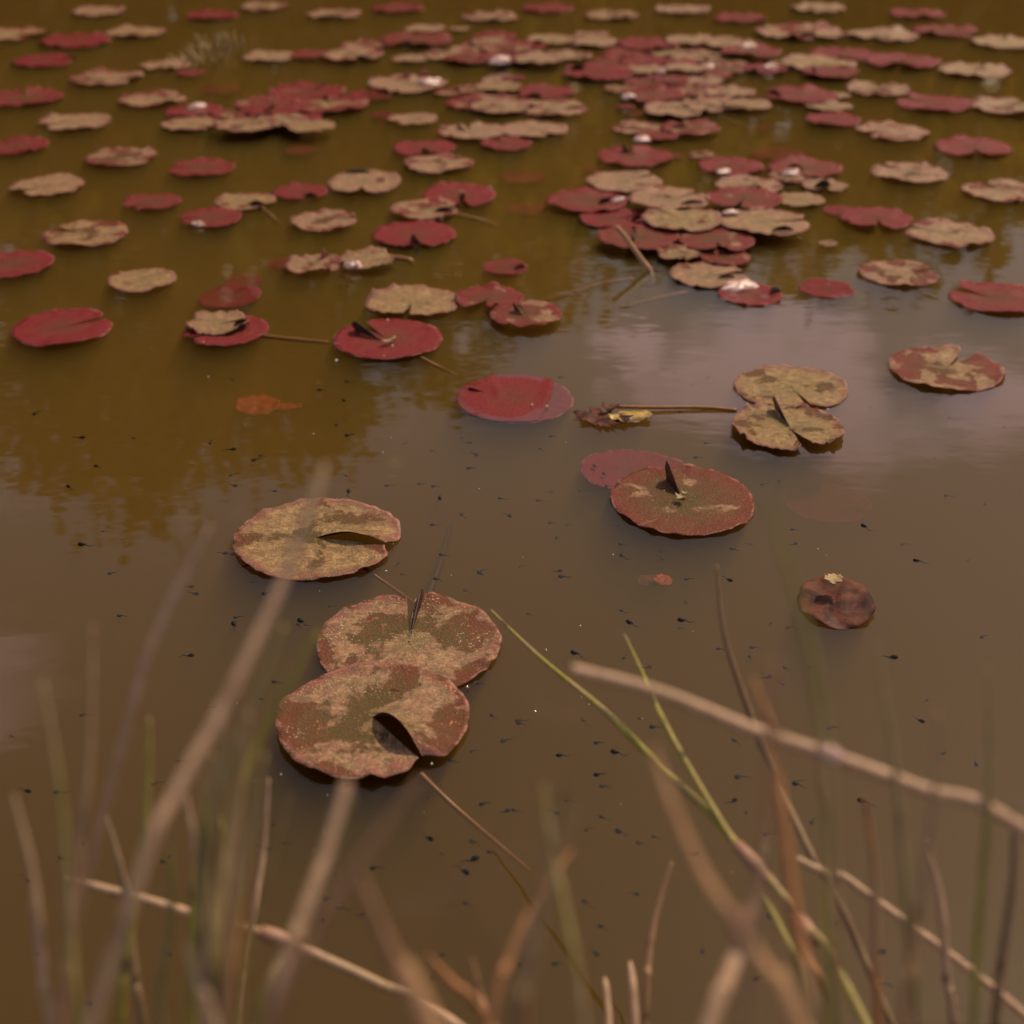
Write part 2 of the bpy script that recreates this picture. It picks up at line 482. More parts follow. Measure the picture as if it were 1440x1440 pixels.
# ------------------------------------------------------------------ lily pads
placed = []           # (centre, radius, layer)
def lobe_mesh(p0, p1, hgt, prof, lean, origin, n=14, m=6):
    """a lobe of the leaf that stands up along p0-p1; prof 'tri' rises to the far end, 'arc' is a lens"""
    d = p1 - p0; L = d.length; d.normalize()
    side = Vector((d.y, -d.x, 0))
    if side.y > 0: side = -side          # lean > 0 leans towards the near shore
    V, Fc = [], []
    for layer in (0, 1):
        for i in range(n + 1):
            t = i / n
            if prof == 'tri': hh = (t ** 0.85) * (1 - max(0, (t - .8) / .2) ** 2 * 0.55)
            else: hh = math.sin(math.pi * t) ** 0.7
            for j in range(m + 1):
                s = j / m
                hz = hgt * hh * s
                off = lean * hgt * hh * s * s + (0.0011 if layer else 0)
                q = p0 + d * (L * t + (0.10 * L * s if prof == 'tri' else 0)) + side * off
                V.append(q + Vector((0, 0, hz * (1 - .18 * s))) - origin)
    st = (n + 1) * (m + 1)
    for layer in (0, 1):
        for i in range(n):
            for j in range(m):
                a = layer * st + i * (m + 1) + j
                f = (a, a + 1, a + m + 2, a + m + 1)
                Fc.append(f if layer else f[::-1])
    ring = [i * (m + 1) + m for i in range(n + 1)]
    for a, b in zip(ring, ring[1:]): Fc.append((a, b, b + st, a + st))
    return V, Fc

def dome_mesh(p0, p1, hgt, origin, seed, n=18, m=9):
    """a rolled-over edge of the leaf: a low, uneven, elongated bulge"""
    d = p1 - p0; L = d.length; d.normalize(); side = Vector((-d.y, d.x, 0)); c = (p0 + p1) / 2
    V, Fc = [], []
    for j in range(m + 1):
        el = (math.pi / 2) * j / m
        for i in range(n):
            a = 2 * math.pi * i / n
            k = 1 + .5 * noise.noise(Vector((math.cos(a) * 1.8 + seed, math.sin(a) * 1.6, el * 1.5)))
            q = c + d * (math.cos(a) * math.cos(el) * L * .5 * k) + side * (math.sin(a) * math.cos(el) * max(L * .27, hgt * .7) * k)
            V.append(q + Vector((0, 0, hgt * .55 * math.sin(el) * k - .001)) - origin)
    for j in range(m):
        for i in range(n):
            Fc.append((j * n + i, j * n + (i + 1) % n, (j + 1) * n + (i + 1) % n, (j + 1) * n + i))
    Fc.append(tuple(range(n))[::-1])
    return V, Fc

def blade_mesh(Rm, aspect, seed, notch, nw, ragged, wave, cup, curl, near, zsink=0.0, lift=0.0):
    r = random.Random(seed)
    na, nr = (150, 16) if near else (64, 8)
    ph = [r.uniform(0, 6.28) for _ in range(8)]
    V, UV, Fc, MI = [], [], [], []
    hw = R(nw)
    def radius(th, e):
        k = 1 + 0.016 * math.sin(2 * th + ph[0]) + 0.008 * math.sin(5 * th + ph[1])
        nz_ = noise.noise(Vector((math.cos(th) * 4 + seed, math.sin(th) * 4, seed * .37))) * .6 + noise.noise(Vector((math.cos(th) * 11 + seed, math.sin(th) * 11, seed * .7))) * .5
        if near: nz_ += noise.noise(Vector((math.cos(th) * 26, math.sin(th) * 26, seed * .7))) * .35
        k += ragged * nz_
        if ragged > 0.05: k -= ragged * 1.6 * max(0, noise.noise(Vector((math.cos(th) * 2.6, math.sin(th) * 2.6, seed * 1.3))) - .15)
        k -= 0.13 * math.exp(-(e / 0.13) ** 2)
        return k
    T = 0.0009
    for layer in (0, 1):
        for i in range(na + 1):
            u = i / na
            e = min(u, 1 - u) * (2 * math.pi - 2 * hw)
            for j in range(nr + 1):
                rr = 0.012 + 0.988 * (j / nr) ** 0.85
                th = R(notch) + hw * min(1, .25 + rr) + u * (2 * math.pi - 2 * hw * min(1, .25 + rr))
                k = radius(th, e) * rr
                x, y = math.cos(th) * k, math.sin(th) * k
                wv = sum(math.sin(n_ * th + ph[2 + a]) * am for a, (n_, am) in enumerate(((2, .45), (3, .5), (5, .42), (9, .30), (14, .16))))
                z = Rm * (wave * wv * rr ** 2.2 + cup * rr ** 2 + curl * rr ** 9 * (0.6 + 0.5 * math.sin(4 * th + ph[7]) + .35 * math.sin(11 * th + ph[1])) * (.5 + noise.noise(Vector((math.cos(th) * 7 + seed, math.sin(th) * 7, seed))) * 1.3))
                z += Rm * (0.030 * noise.noise(Vector((x * 3.2 + seed, y * 3.2, 1.7))) + 0.012 * noise.noise(Vector((x * 8 + seed, y * 8, 2.7)))) * rr
                z += Rm * 0.03 * math.exp(-(e / .2) ** 2) * rr
                if lift and u < .3: z += lift * Rm * math.sin(math.pi * min(1, rr * 1.02)) ** .8 * max(0, 1 - u / .15) ** 1.6
                z = max(z, zsink)
                V.append(Vector((x * Rm, y * Rm * aspect, z - (T if layer else 0))))
                UV.append((math.cos(th) * rr, math.sin(th) * rr))
    st = (na + 1) * (nr + 1)
    for layer in (0, 1):
        for i in range(na):
            for j in range(nr):
                a = layer * st + i * (nr + 1) + j
                f = (a, a + 1, a + nr + 2, a + nr + 1)
                Fc.append(f[::-1] if layer else f); MI.append(layer)
    for i in range(na):
        a = i * (nr + 1) + nr
        Fc.append((a, a + st, a + st + nr + 1, a + nr + 1)); MI.append(0)
    return V, Fc, MI, UV

def stalk(points, rad, parent, name="stalk", mat=None, origin=Vector((0, 0, 0)), n=7):
    V, Fc = tube_mesh(points, rad, n)
    return link(name, [v - origin for v in V], Fc, mat or M['petiole'], parent)

def spline(pts, seg=8):
    out = []
    P = [pts[0]] + list(pts) + [pts[-1]]
    for i in range(1, len(P) - 2):
        p0, p1, p2, p3 = P[i - 1], P[i], P[i + 1], P[i + 2]
        for s in range(seg):
            t = s / seg
            out.append(.5 * ((2 * p1) + (p2 - p0) * t + (2 * p0 - 5 * p1 + 4 * p2 - p3) * t * t + (3 * p1 - p0 - 3 * p2 + p3) * t ** 3))
    out.append(P[-2])
    return out

def tube_mesh(pts, rad, n=7, flat=1.0, seg=8):
    """rad: function of 0..1 or number"""
    C = spline(pts, seg) if len(pts) > 2 else [pts[0].lerp(pts[1], i / 8) for i in range(9)]
    V, Fc = [], []
    N = len(C)
    s = None
    for i, c in enumerate(C):
        ax = (C[min(i + 1, N - 1)] - C[max(i - 1, 0)]).normalized()
        if s is None: s = ax.orthogonal().normalized()
        s = (s - ax * s.dot(ax)).normalized(); t = ax.cross(s)
        rr = rad(i / (N - 1)) if callable(rad) else rad
        for k in range(n):
            a = 2 * math.pi * k / n
            V.append(c + s * math.cos(a) * rr + t * math.sin(a) * rr * flat)
    for i in range(N - 1):
        for k in range(n):
            Fc.append((i * n + k, i * n + (k + 1) % n, (i + 1) * n + (k + 1) % n, (i + 1) * n + k))
    Fc.append(tuple(range(n))[::-1]); Fc.append(tuple((N - 1) * n + k for k in range(n)))
    return V, Fc

PADN = [0]
def pad(cx, cy, wpx, crust, red, label, notch=None, nw=3.5, speck=0.0, aspect=1.0, ragged=0.02, wave=0.02, cup=0.004, curl=0.02,
        lobes=(), stalks=(), lift=0.0, gold=None, depth=0.0, tilt=(0, 0), group="lily pads floating on the pond", layer=None, name="lily_pad"):
    PADN[0] += 1
    if cy < 455 and depth == 0:
        if crust < .3 and rnd.random() < .6: crust = rnd.uniform(.1, .42); red -= rnd.uniform(0, .25)
        elif crust > .6: crust += rnd.uniform(-.16, .1); red += rnd.uniform(-.15, .3)
        wave *= 2.0 if cy < 240 else 1.5; curl = max(curl, .05)
        if cy < 200: wpx *= 1.12
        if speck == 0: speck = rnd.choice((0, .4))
    seed = PADN[0]
    near = cy > 500
    c = on_water(cx, cy)
    Rm = wpx / 2 * depth_of(c) / F
    if layer is None:
        layer = 0
        if depth == 0:
            for (q, rq, lq) in placed:
                if (q - c).length < (rq + Rm) * .97: layer = max(layer, lq + 1)
            layer = min(layer, 5)
    if depth == 0: placed.append((c, Rm, layer))
    z = 0.0022 + layer * 0.0032 - depth
    c = Vector((c.x, c.y, z))
    if notch is None: notch = rnd.uniform(0, 360)
    V, Fc, MI, UV = blade_mesh(Rm, aspect, seed, notch, nw, ragged, wave, cup, curl, near, zsink=(-1 if depth else -0.0012), lift=lift)
    if tilt != (0, 0):
        rot = Matrix.Rotation(R(tilt[0]), 3, 'X') @ Matrix.Rotation(R(tilt[1]), 3, 'Y')
        V = [rot @ v for v in V]
        if not depth:
            V = [Vector((v.x, v.y, max(v.z, -0.0035))) for v in V]
    multi = bool(lobes or stalks)
    if multi:
        root = empty(name, c)
        b = link("blade", V, Fc, [M['pad'], M['under']], root, midx=MI, uvs=UV)
    else:
        root = b = link(name, V, Fc, [M['pad'], M['under']], None, midx=MI, uvs=UV)
        b.location = c
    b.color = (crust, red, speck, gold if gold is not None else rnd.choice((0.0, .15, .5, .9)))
    tag(root, label, "lily pad", group)
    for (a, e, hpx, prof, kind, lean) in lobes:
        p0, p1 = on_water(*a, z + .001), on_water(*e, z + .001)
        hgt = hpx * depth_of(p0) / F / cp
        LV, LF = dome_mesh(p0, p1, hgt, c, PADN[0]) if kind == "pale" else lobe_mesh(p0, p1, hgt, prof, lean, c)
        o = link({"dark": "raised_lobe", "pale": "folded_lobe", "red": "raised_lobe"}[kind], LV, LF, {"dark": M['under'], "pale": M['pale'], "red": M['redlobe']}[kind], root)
        if kind == "pale": o["label"] = "shiny folded lobe with its sun glint painted pale"
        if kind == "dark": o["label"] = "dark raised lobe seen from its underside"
    for (pts, wp) in stalks:        # (px, py, z) along the stalk
        P = [on_water(x, y, zz) for x, y, zz in pts]
        stalk(P, wp / 2 * depth_of(P[0]) / F, root, origin=c)
    return root

D = 'dark'; PL = 'pale'; RD = 'red'
# --- the near pads, in focus
pad(1172, 655, 120, .0, 1.0, "purple red lily pad sunk deep in the murk at the right, below the olive pair", depth=.058)
pad(1112, 546, 160, .76, .05, "mottled olive tan lily pad with unbroken outline, rearmost of the pair at right", notch=280, speck=.6, gold=1.0, wave=.02, curl=.03, aspect=.95)
pad(1106, 604, 154, .76, .05, "torn olive tan lily pad with jagged front edge and dark standing lobe", notch=285, nw=7, speck=.6, gold=1.0, ragged=.07, wave=.03, curl=.06, aspect=1.0,
    lobes=[((1112, 602), (1090, 574), 26, 'tri', D, .15)])
pad(893, 655, 152, .0, 1.0, "smooth wine red lily pad just under water behind the serrated pink pad", depth=.010, tilt=(-1, 2), aspect=.95, notch=-70)
pad(960, 704, 203, .40, .26, "red and olive lily pad with crinkled rim and slim black lobe standing at its centre", notch=98, nw=2.5, speck=.6, ragged=.014, wave=.010, curl=.03, gold=.2,
    lobes=[((958, 698), (938, 674), 40, 'tri', D, .05)])
pad(447, 758, 238, .76, .10, "large tan lily pad with peeling patches and a long black curled slit", notch=-16, nw=1.2, speck=.5, aspect=.93, ragged=.014, wave=.011, curl=.035, lift=.115, gold=.8, stalks=[([(512, 799, -.004), (545, 822, -.02), (600, 860, -.05)], 5)])
pad(575, 905, 256, .65, .12, "rear of two overlapping mottled pads, with an upright dark fold", notch=92, nw=3, speck=1.0, aspect=.98, ragged=.014, wave=.012, gold=.1, curl=.03,
    lobes=[((576, 895), (594, 842), 22, 'tri', D, -.1)])
pad(525, 1015, 267, .66, .10, "front of two overlapping mottled red brown pads, with a gaping black notch", notch=-52, nw=1.4, speck=1.0, ragged=.012, wave=.011, curl=.03, lift=.25, gold=.0, stalks=[([(592, 1088, -.002), (640, 1135, -.012), (745, 1225, -.05)], 7)])
# --- mid distance
pad(545, 478, 153, .04, .95, "plain dark red lily pad with a black wing-like lobe and central tan crumb", notch=130, nw=9, wave=.012, curl=.025,
    lobes=[((538, 479), (500, 466), 22, 'tri', D, .1)],
    stalks=[([(592, 503, -.002), (615, 515, -.012), (642, 528, -.03)], 5)])
def folded_pad(cx, cy, wpx):
    root = pad(cx, cy, wpx, .0, .60, "glossy crimson lily pad in mid pond with its left part folded over itself", notch=190, nw=1, wave=.008, curl=.012, aspect=.98, ragged=.01, depth=.0062,
               lobes=[((700, 557), (664, 549), 9, 'tri', 'dark', .7)])
    Rm = wpx / 2 * depth_of(on_water(cx, cy)) / F
    V, UV, Fc = [], [], []
    n, m = 34, 26
    for layer in (0, 1):
        for a in range(n + 1):
            y = -.975 + 1.95 * a / n
            e = math.sqrt(max(0, 1 - y * y))
            x0 = -e * .985 - .02 * e; x1 = min(e * .97, .50 + .10 * (1 - y * y) + .16 * y)
            for b in range(m + 1):
                t = b / m
                x = x0 + (x1 - x0) * t
                z = .0035 + Rm * (.02 * math.sin(math.pi * t) * (1 - y * y) + .045 * max(0, (t - .86) / .14) * (.4 + .6 * math.sin(3.1 * y + 1)) + .03 * math.exp(-((x + .25 + .2 * y) / .05) ** 2) * (y > -.1)) - (.0009 if layer else 0)
                V.append(Vector((x * Rm, y * Rm * .98, z))); UV.append((x * .9, y * .9))
    st = (n + 1) * (m + 1)
    for layer in (0, 1):
        for a in range(n):
            for b in range(m):
                q = layer * st + a * (m + 1) + b
                f = (q, q + 1, q + m + 2, q + m + 1)
                Fc.append(f[::-1] if layer else f)
    for a in range(n):
        for b in (0, m):
            q = a * (m + 1) + b
            Fc.append((q, q + m + 1, q + m + 1 + st, q + st) if b == 0 else (q, q + st, q + m + 1 + st, q + m + 1))
    o = link("folded_half", V, Fc, M['pad'], root, uvs=UV)
    o.color = (0, 1.05, 0, 0)
    o["label"] = "folded over half with a pinkish edge"
folded_pad(724, 558, 166)
pad(583, 331, 118, .03, .95, "plain red oval lily pad with a small black lobe on its front edge", notch=-80, nw=5, wave=.008, curl=.02,
    lobes=[((592, 347), (578, 338), 14, 'arc', D, .1)])
pad(580, 426, 130, .88, .35, "ragged tan lily pad with a split and brown blotch, left of the wet red curl", notch=-95, nw=5, ragged=.07, wave=.03, curl=.07)
pad(688, 423, 96, .02, .9, "wet dark red lily pad with curled glinting rim between two tan pads", notch=250, nw=14, wave=.03, curl=.12, ragged=.03)
pad(740, 448, 100, .72, .5, "pinkish tan lily pad with a dark lobe at its back edge beside wet red curl", notch=110, nw=9, ragged=.03, curl=.05,
    lobes=[((736, 444), (724, 436), 16, 'tri', D, .1)])
pad(318, 466, 118, .03, .95, "thin red lily pad lying under the crumpled tan leaf at left", wave=.012, stalks=[([(345, 470, -.001), (400, 476, -.004), (462, 482, -.014)], 6)])
pad(308, 459, 88, .97, .3, "crumpled tan leaf with a dark hole heaped on the red pad at left", notch=20, nw=12, ragged=.09, wave=.09, curl=.12, cup=.03, lobes=[((328, 459), (350, 456), 12, 'arc', D, .2)])
pad(322, 414, 90, .0, .95, "half sunk dark red lily pad, front one of the drowned pair at left", depth=.006, tilt=(1, -4))
pad(342, 388, 54, .0, 1.0, "small drowned orange red lily pad, rear one of the drowned pair at left", depth=.012)
pad(396, 363, 44, .0, 1.0, "small drowned red leaf touching the curled tan pad with standing scrap", depth=.012)
pad(440, 373, 82, .78, .35, "curled olive rimmed tan pad with a scrap standing on it", notch=60, nw=8, ragged=.07, wave=.06, curl=.12, lobes=[((449, 366), (458, 363), 17, 'tri', RD, -.2)])
pad(518, 370, 80, .95, .35, "thick folded pale tan pad trailing an orange stalk", notch=15, nw=10, ragged=.08, wave=.07, curl=.14, cup=.04,
    lobes=[((484, 376), (508, 374), 12, 'arc', PL, .5)], stalks=[([(552, 362, .0), (576, 366, -.003), (580, 374, -.012)], 8)])
pad(711, 377, 64, .25, .8, "small spotted red pad alone in open water, left of the bent stick", notch=15, nw=10, ragged=.04, curl=.07, lobes=[((722, 379), (738, 375), 6, 'arc', D, .2)])
pad(512, 257, 103, .86, .3, "smooth olive tan lily pad with a dark flap along its back rim", notch=-88, nw=2, aspect=1.15, ragged=.02, curl=.05, lobes=[((484, 244), (522, 243), 6, 'arc', D, -.4)])
pad(345, 284, 87, .8, .4, "tan lily pad with dark arched notch and orange stalk trailing to the right", notch=-30, nw=6, lobes=[((350, 288), (374, 289), 8, 'arc', D, .2)],
    stalks=[([(366, 292, -.001), (380, 303, -.01), (396, 318, -.03)], 6)])
pad(422, 271, 77, .02, .95, "small plum red pad with black front notch between two tan pads", notch=-60, nw=9, lobes=[((428, 277), (446, 276), 7, 'arc', D, .2)])
pad(456, 311, 96, .78, .45, "tan lily pad with a glint on its right rim, left of the plain red oval", notch=10, ragged=.03, curl=.06, wave=.03)
pad(296, 307, 90, .1, .9, "plum red pad with a bright white curl at its left end", notch=200, nw=8, lobes=[((270, 316), (288, 316), 9, 'arc', PL, .5)])
pad(284, 237, 92, .02, .95, "flat red lily pad lying alone at the left below the pink cluster", notch=180, nw=5)
pad(645, 275, 104, .25, .9, "rosy red wavy lily pad with black front notch, overlapping a tan pad", notch=-80, nw=5, wave=.03, curl=.06, aspect=1.12, lobes=[((644, 283), (654, 279), 11, 'arc', D, .1)])
pad(597, 297, 98, .76, .5, "pinkish tan pad tucked in front of the rosy wavy pad", notch=5, nw=9, curl=.05, lobes=[((610, 298), (638, 297), 7, 'arc', D, .2)])
pad(617, 231, 97, .78, .5, "tan pink lily pad with wavy top just in front of the red notched pad", notch=40, ragged=.03, wave=.03)
pad(597, 209, 87, .04, .95, "red lily pad with black notch lying just behind the tan pink wavy pad", notch=-75, nw=9, lobes=[((592, 214), (604, 215), 7, 'arc', D, .1)])
# --- right hand raft
pad(1162, 406, 78, .0, 1.0, "wet red lily pad alone at the right under the mirrored cloud edge", depth=.002, notch=0)
pad(1055, 415, 90, .02, .95, "half sunk red pad with a white sunlit fold and a dark curled tip", notch=120, nw=10, curl=.08, depth=.002,
    lobes=[((1014, 408), (1064, 399), 13, 'arc', PL, .6), ((1082, 414), (1098, 410), 10, 'arc', D, -.3)])
pad(997, 388, 110, .88, .35, "smooth tan pad with small dark slit, front of the right hand raft", notch=5, nw=6, curl=.03, ragged=.02, lobes=[((1008, 391), (1034, 390), 6, 'arc', D, .2)])
pad(1020, 366, 70, .45, .7, "wet pale mauve pad behind the smooth tan pad at the raft's front", ragged=.05, curl=.06)
pad(955, 362, 64, .7, .2, "small greenish tan crumpled pad next to the bent stick's foot", ragged=.08, wave=.05, curl=.1)
pad(1006, 345, 108, .08, .9, "dark red wet pad with a drop on it, behind the pale mauve pad", wave=.02, curl=.04)
pad(896, 341, 113, .2, .85, "red pad crossed by the bent stick, with a short black lobe", notch=95, nw=6, curl=.05, lobes=[((894, 340), (890, 334), 13, 'tri', D, .1)])
pad(1073, 322, 128, .86, .4, "long tan pad with an oval black hole near its right end", notch=0, nw=6, ragged=.035, curl=.04, lobes=[((1084, 325), (1116, 324), 9, 'arc', D, .3)])
pad(861, 309, 92, .04, .9, "dusky red pad behind the top of the bent stick", notch=15, nw=8, lobes=[((886, 311), (902, 306), 7, 'arc', D, .2)])
pad(958, 320, 114, .84, .45, "crinkled whitish tan pad in the middle of the right hand raft", ragged=.05, wave=.04, curl=.06, notch=130)
pad(1046, 291, 110, .2, .85, "red pad with a white folded corner at its front in the raft", notch=-110, nw=6, curl=.04, lobes=[((1014, 301), (1036, 298), 8, 'arc', PL, .5)])
pad(940, 291, 112, .78, .45, "tan pad with a thin dark slit at its back right, in the raft", notch=30, nw=4, lobes=[((956, 287), (990, 285), 6, 'arc', D, .1)])
pad(827, 285, 116, .12, .88, "red pad with a white and black curl at its right, leftmost of the raft", notch=10, nw=6, lobes=[((840, 286), (858, 283), 8, 'arc', D, .3), ((860, 284), (880, 281), 9, 'arc', PL, .4)])
pad(1126, 282, 68, .82, .5, "small tan pink pad right behind the long tan pad with the oval hole", ragged=.05, curl=.06)
pad(1160, 262, 64, .82, .45, "tan pad with a big black hole at the right margin of the raft", notch=-100, nw=12, curl=.08, lobes=[((1144, 264), (1168, 262), 12, 'arc', D, .2)])
pad(1053, 262, 94, .8, .45, "tan pad with round black front notch, right of the smooth pinkish tan one", notch=-75, nw=8, lobes=[((1058, 272), (1072, 270), 12, 'arc', D, .1)])
pad(877, 260, 108, .85, .5, "smooth pinkish tan pad lying above the leftmost red pad of the raft", notch=30, ragged=.025, wave=.03, curl=.04)
pad(1182, 298, 48, .05, .95, "small red pad at the right margin beside the long tan pad", ragged=.02)
pad(1165, 344, 28, .8, .4, "tiny tan scrap of pad at the right below the raft", ragged=.08, curl=.1)
pad(1132, 237, 104, .15, .88, "red pad with a large white lump on its front rim at right", notch=-115, nw=7, lobes=[((1100, 246), (1126, 244), 12, 'arc', PL, .4), ((1104, 238), (1128, 237), 9, 'arc', RD, .1)])
pad(1029, 235, 94, .35, .85, "red pad with tan streak and small white fold, left of the white lumped pad", notch=-120, nw=6, lobes=[((1008, 244), (1026, 240), 8, 'arc', PL, .5)])
pad(894, 221, 108, .12, .9, "big red pad with a black hooked lobe standing at its back", notch=100, nw=7, curl=.04, lobes=[((888, 216), (876, 212), 13, 'tri', D, .1)])
pad(986, 219, 40, .7, .6, "small pink tan scrap pad behind the tan streaked red pad", ragged=.06, curl=.08)
pad(954, 222, 16, .3, .9, "tiny rosy leaf tip right of the big hook lobed red pad", ragged=.05)
pad(1095, 212, 78, .0, 1.0, "drowned brick red pad at the right, behind the white lumped pad", depth=.012)
pad(1075, 176, 26, .0, 1.0, "tiny drowned red leaf in the gap at upper right", depth=.01)
pad(740, 281, 60, .0, 1.0, "drowned brown red pad in the gap left of the raft", depth=.022)
pad(736, 242, 62, .0, 1.0, "drowned red pad in the open gap, farther of two there", depth=.014)
pad(836, 230, 40, .0, 1.0, "drowned red leaf tucked left of the hook lobed pad", depth=.016)
# --- far bands
pad(1172, 169, 70, .06, .92, "red pad at the right margin in front of two pale pads")
pad(1165, 150, 58, .85, .4, "pale tan pad at the right margin behind a red one", ragged=.04)
pad(1174, 135, 38, .85, .5, "tiny pale pad at the right margin touching the dark lobed red pad")
pad(1125, 136, 92, .1, .9, "long red pad with a dark lobe at its left tip, far right", notch=165, nw=8, lobes=[((1100, 135), (1080, 130), 7, 'arc', D, .1)])
pad(958, 140, 74, .1, .9, "red pad at the left end of the jagged tan heap", notch=10, nw=8, lobes=[((966, 142), (982, 140), 7, 'arc', D, .1)])
pad(986, 130, 80, .7, .6, "dull pink pad at the back of the jagged tan heap", ragged=.03)
pad(1026, 134, 66, .88, .4, "tan toothed pad at the back right of the jagged heap", ragged=.08, curl=.06)
pad(1000, 150, 82, .84, .45, "tan toothed pad in the middle of the jagged heap", ragged=.08, curl=.06, notch=-60, nw=10)
pad(952, 158, 84, .88, .4, "pale tan pad at the front left of the jagged heap", ragged=.04, notch=-30, nw=10)
pad(1050, 151, 60, .84, .5, "tan pad at the right tip of the jagged heap", ragged=.05, notch=215, nw=10)
pad(990, 114, 50, .9, .15, "narrow yellowish tan pad floating just behind the jagged heap", ragged=.03)
pad(897, 181, 66, .84, .45, "narrow tan pad with notched left tip beside the white glinting lump", notch=150, nw=10, ragged=.04)
pad(925, 193, 52, .15, .9, "small red pad with a bright white lump on its left", lobes=[((894, 199), (914, 196), 11, 'arc', PL, .4)])
pad(970, 184, 74, .5, .7, "narrow pink pad with dark upper edge right of the white lump", notch=110, nw=10, ragged=.04, lobes=[((944, 180), (964, 179), 4, 'arc', D, .1)])
pad(873, 126, 42, .8, .55, "small pinkish tan pad at the left end of the red strip", ragged=.05)
pad(917, 139, 82, .2, .88, "long rosy red pad with a pale lump, left of the jagged heap", lobes=[((874, 139), (892, 136), 9, 'arc', PL, .3)])
pad(880, 151, 24, .1, .95, "tiny red leaf below the pale lump of the long rosy pad")
pad(902, 154, 50, .0, 1.0, "drowned red pad below the long rosy pad", depth=.012)
pad(775, 153, 92, .82, .5, "tan pink pad with an open notch at its right end, below a red one", notch=5, nw=10, ragged=.03, curl=.05)
pad(768, 130, 74, .12, .9, "red pad with dark front fold behind the open notched tan pink pad", notch=-120, nw=9, lobes=[((744, 135), (762, 137), 6, 'arc', D, .2)])
pad(751, 183, 84, .86, .4, "long tan pad with brown blotches to the right of the dark lobed tan pad", ragged=.03)
pad(712, 203, 72, .3, .85, "rosy pad with dark notch tucked below the long blotched tan pad", notch=120, nw=8)
pad(662, 187, 84, .85, .5, "pale pink tan pad with a dark lobe standing at its back", notch=100, nw=8, ragged=.035, curl=.05, lobes=[((656, 184), (644, 181), 8, 'tri', D, .1)])
pad(580, 168, 62, .8, .45, "small oval tan pad alone in dark water, middle distance", ragged=.02, curl=.04)
pad(540, 161, 38, .0, 1.0, "narrow drowned red leaf left of the small oval tan pad", depth=.004)
pad(632, 131, 40, .65, .6, "small pinkish pad at the left end of the pale centre heap", ragged=.04)
pad(668, 128, 54, .75, .6, "pink tan pad at the back left of the pale centre heap", ragged=.04, notch=200, nw=12)
pad(701, 113, 44, .86, .5, "pale tan pad capping the back of the centre heap", ragged=.04)
pad(722, 112, 30, .4, .8, "small mauve pad at the back right of the centre heap", ragged=.04)
pad(702, 126, 60, .95, .45, "whitish pad in the middle of the centre heap", ragged=.04, curl=.07)
pad(668, 146, 74, .45, .75, "pink pad with red left tip, front left of the centre heap", ragged=.03)
pad(706, 152, 82, .88, .45, "pale tan pad spread at the front of the centre heap", ragged=.05, curl=.06)
pad(573, 119, 100, .88, .4, "long tan pad carrying a whitish lump and two red tips behind it", notch=95, nw=5, ragged=.03, curl=.08,
    lobes=[((590, 120), (622, 116), 12, 'arc', PL, .3), ((556, 113), (576, 110), 9, 'tri', RD, -.1), ((588, 109), (606, 106), 7, 'arc', RD, -.1)])
pad(520, 133, 62, .0, 1.0, "drowned dark red pad with a rosy tip left of the long lumpy tan pad", depth=.003, tilt=(0, 3))
pad(432, 130, 96, .06, .92, "red pad with a mauve lobe standing up, above the pink cluster", notch=70, nw=7, lobes=[((440, 128), (454, 122), 11, 'tri', RD, .2)])
pad(464, 149, 96, .5, .72, "rosy tan pad with a dark gap at its back, right of the pink cluster", notch=110, nw=9, ragged=.02)
pad(310, 121, 60, .0, 1.0, "drowned brick red pad at upper left in brown water", depth=.012)
pad(268, 103, 36, .3, .85, "small dusky pink pad at the upper left margin")
pad(273, 157, 70, .08, .95, "plum red pad with a pale scrap on it at the left margin", lobes=[((262, 152), (290, 148), 7, 'arc', PL, .3)])
pad(268, 175, 74, .72, .6, "pinkish tan pad at the left margin in front of a plum red one")
pad(330, 163, 56, .5, .7, "dull rose pad at the left end of the pink cluster", notch=-70, nw=10)
pad(378, 151, 84, .62, .66, "rosy tan pad folded over at the back of the pink cluster", curl=.09, notch=-60, nw=9)
pad(384, 162, 66, .12, .9, "deep red pad in the middle of the pink cluster", notch=-100, nw=10)
pad(395, 178, 70, .84, .32, "olive tan pad in the middle front of the pink cluster", ragged=.03)
pad(346, 185, 82, .78, .48, "tan pink pad at the front left of the pink cluster", notch=70, nw=8, ragged=.02)
pad(437, 188, 62, .9, .42, "whitish tan pad at the right tip of the pink cluster", ragged=.05, curl=.06)
pad(422, 205, 46, .0, 1.0, "drowned orange red leaf below the right tip of the pink cluster", depth=.014)
pad(381, 80, 70, .9, .3, "narrow tan pad near the grass tuft, left one of a row of two", ragged=.03)
pad(437, 79, 52, .03, .85, "dark wet plum pad between the two narrow tan pads", notch=0)
pad(495, 80, 80, .9, .38, "narrow tan pad with black front notch, right one of a row of two", notch=-60, nw=9, lobes=[((502, 83), (516, 83), 6, 'arc', D, .1)])
pad(512, 64, 56, .6, .65, "dusty pink pad behind the black notched narrow tan pad", ragged=.03)
pad(585, 58, 90, .12, .88, "broad red pad with dark front notch, second row from the far end", notch=-110, nw=8, lobes=[((566, 63), (582, 65), 7, 'arc', D, .1)])
pad(598, 41, 52, .9, .4, "tan pad cut by the top edge behind the broad red pad", ragged=.03)
pad(646, 41, 26, .9, .4, "tiny tan pad at the top edge right of the cut tan pad")
pad(578, 83, 48, .88, .35, "small tan pad at the left end of the red and tan strip", ragged=.04)
pad(634, 80, 66, .8, .5, "tan topped pad in the middle of the red and tan strip", ragged=.03)
pad(660, 85, 64, .1, .92, "red pad along the front of the red and tan strip")
pad(694, 52, 58, .06, .92, "dark red pad behind the tan pad left of top centre")
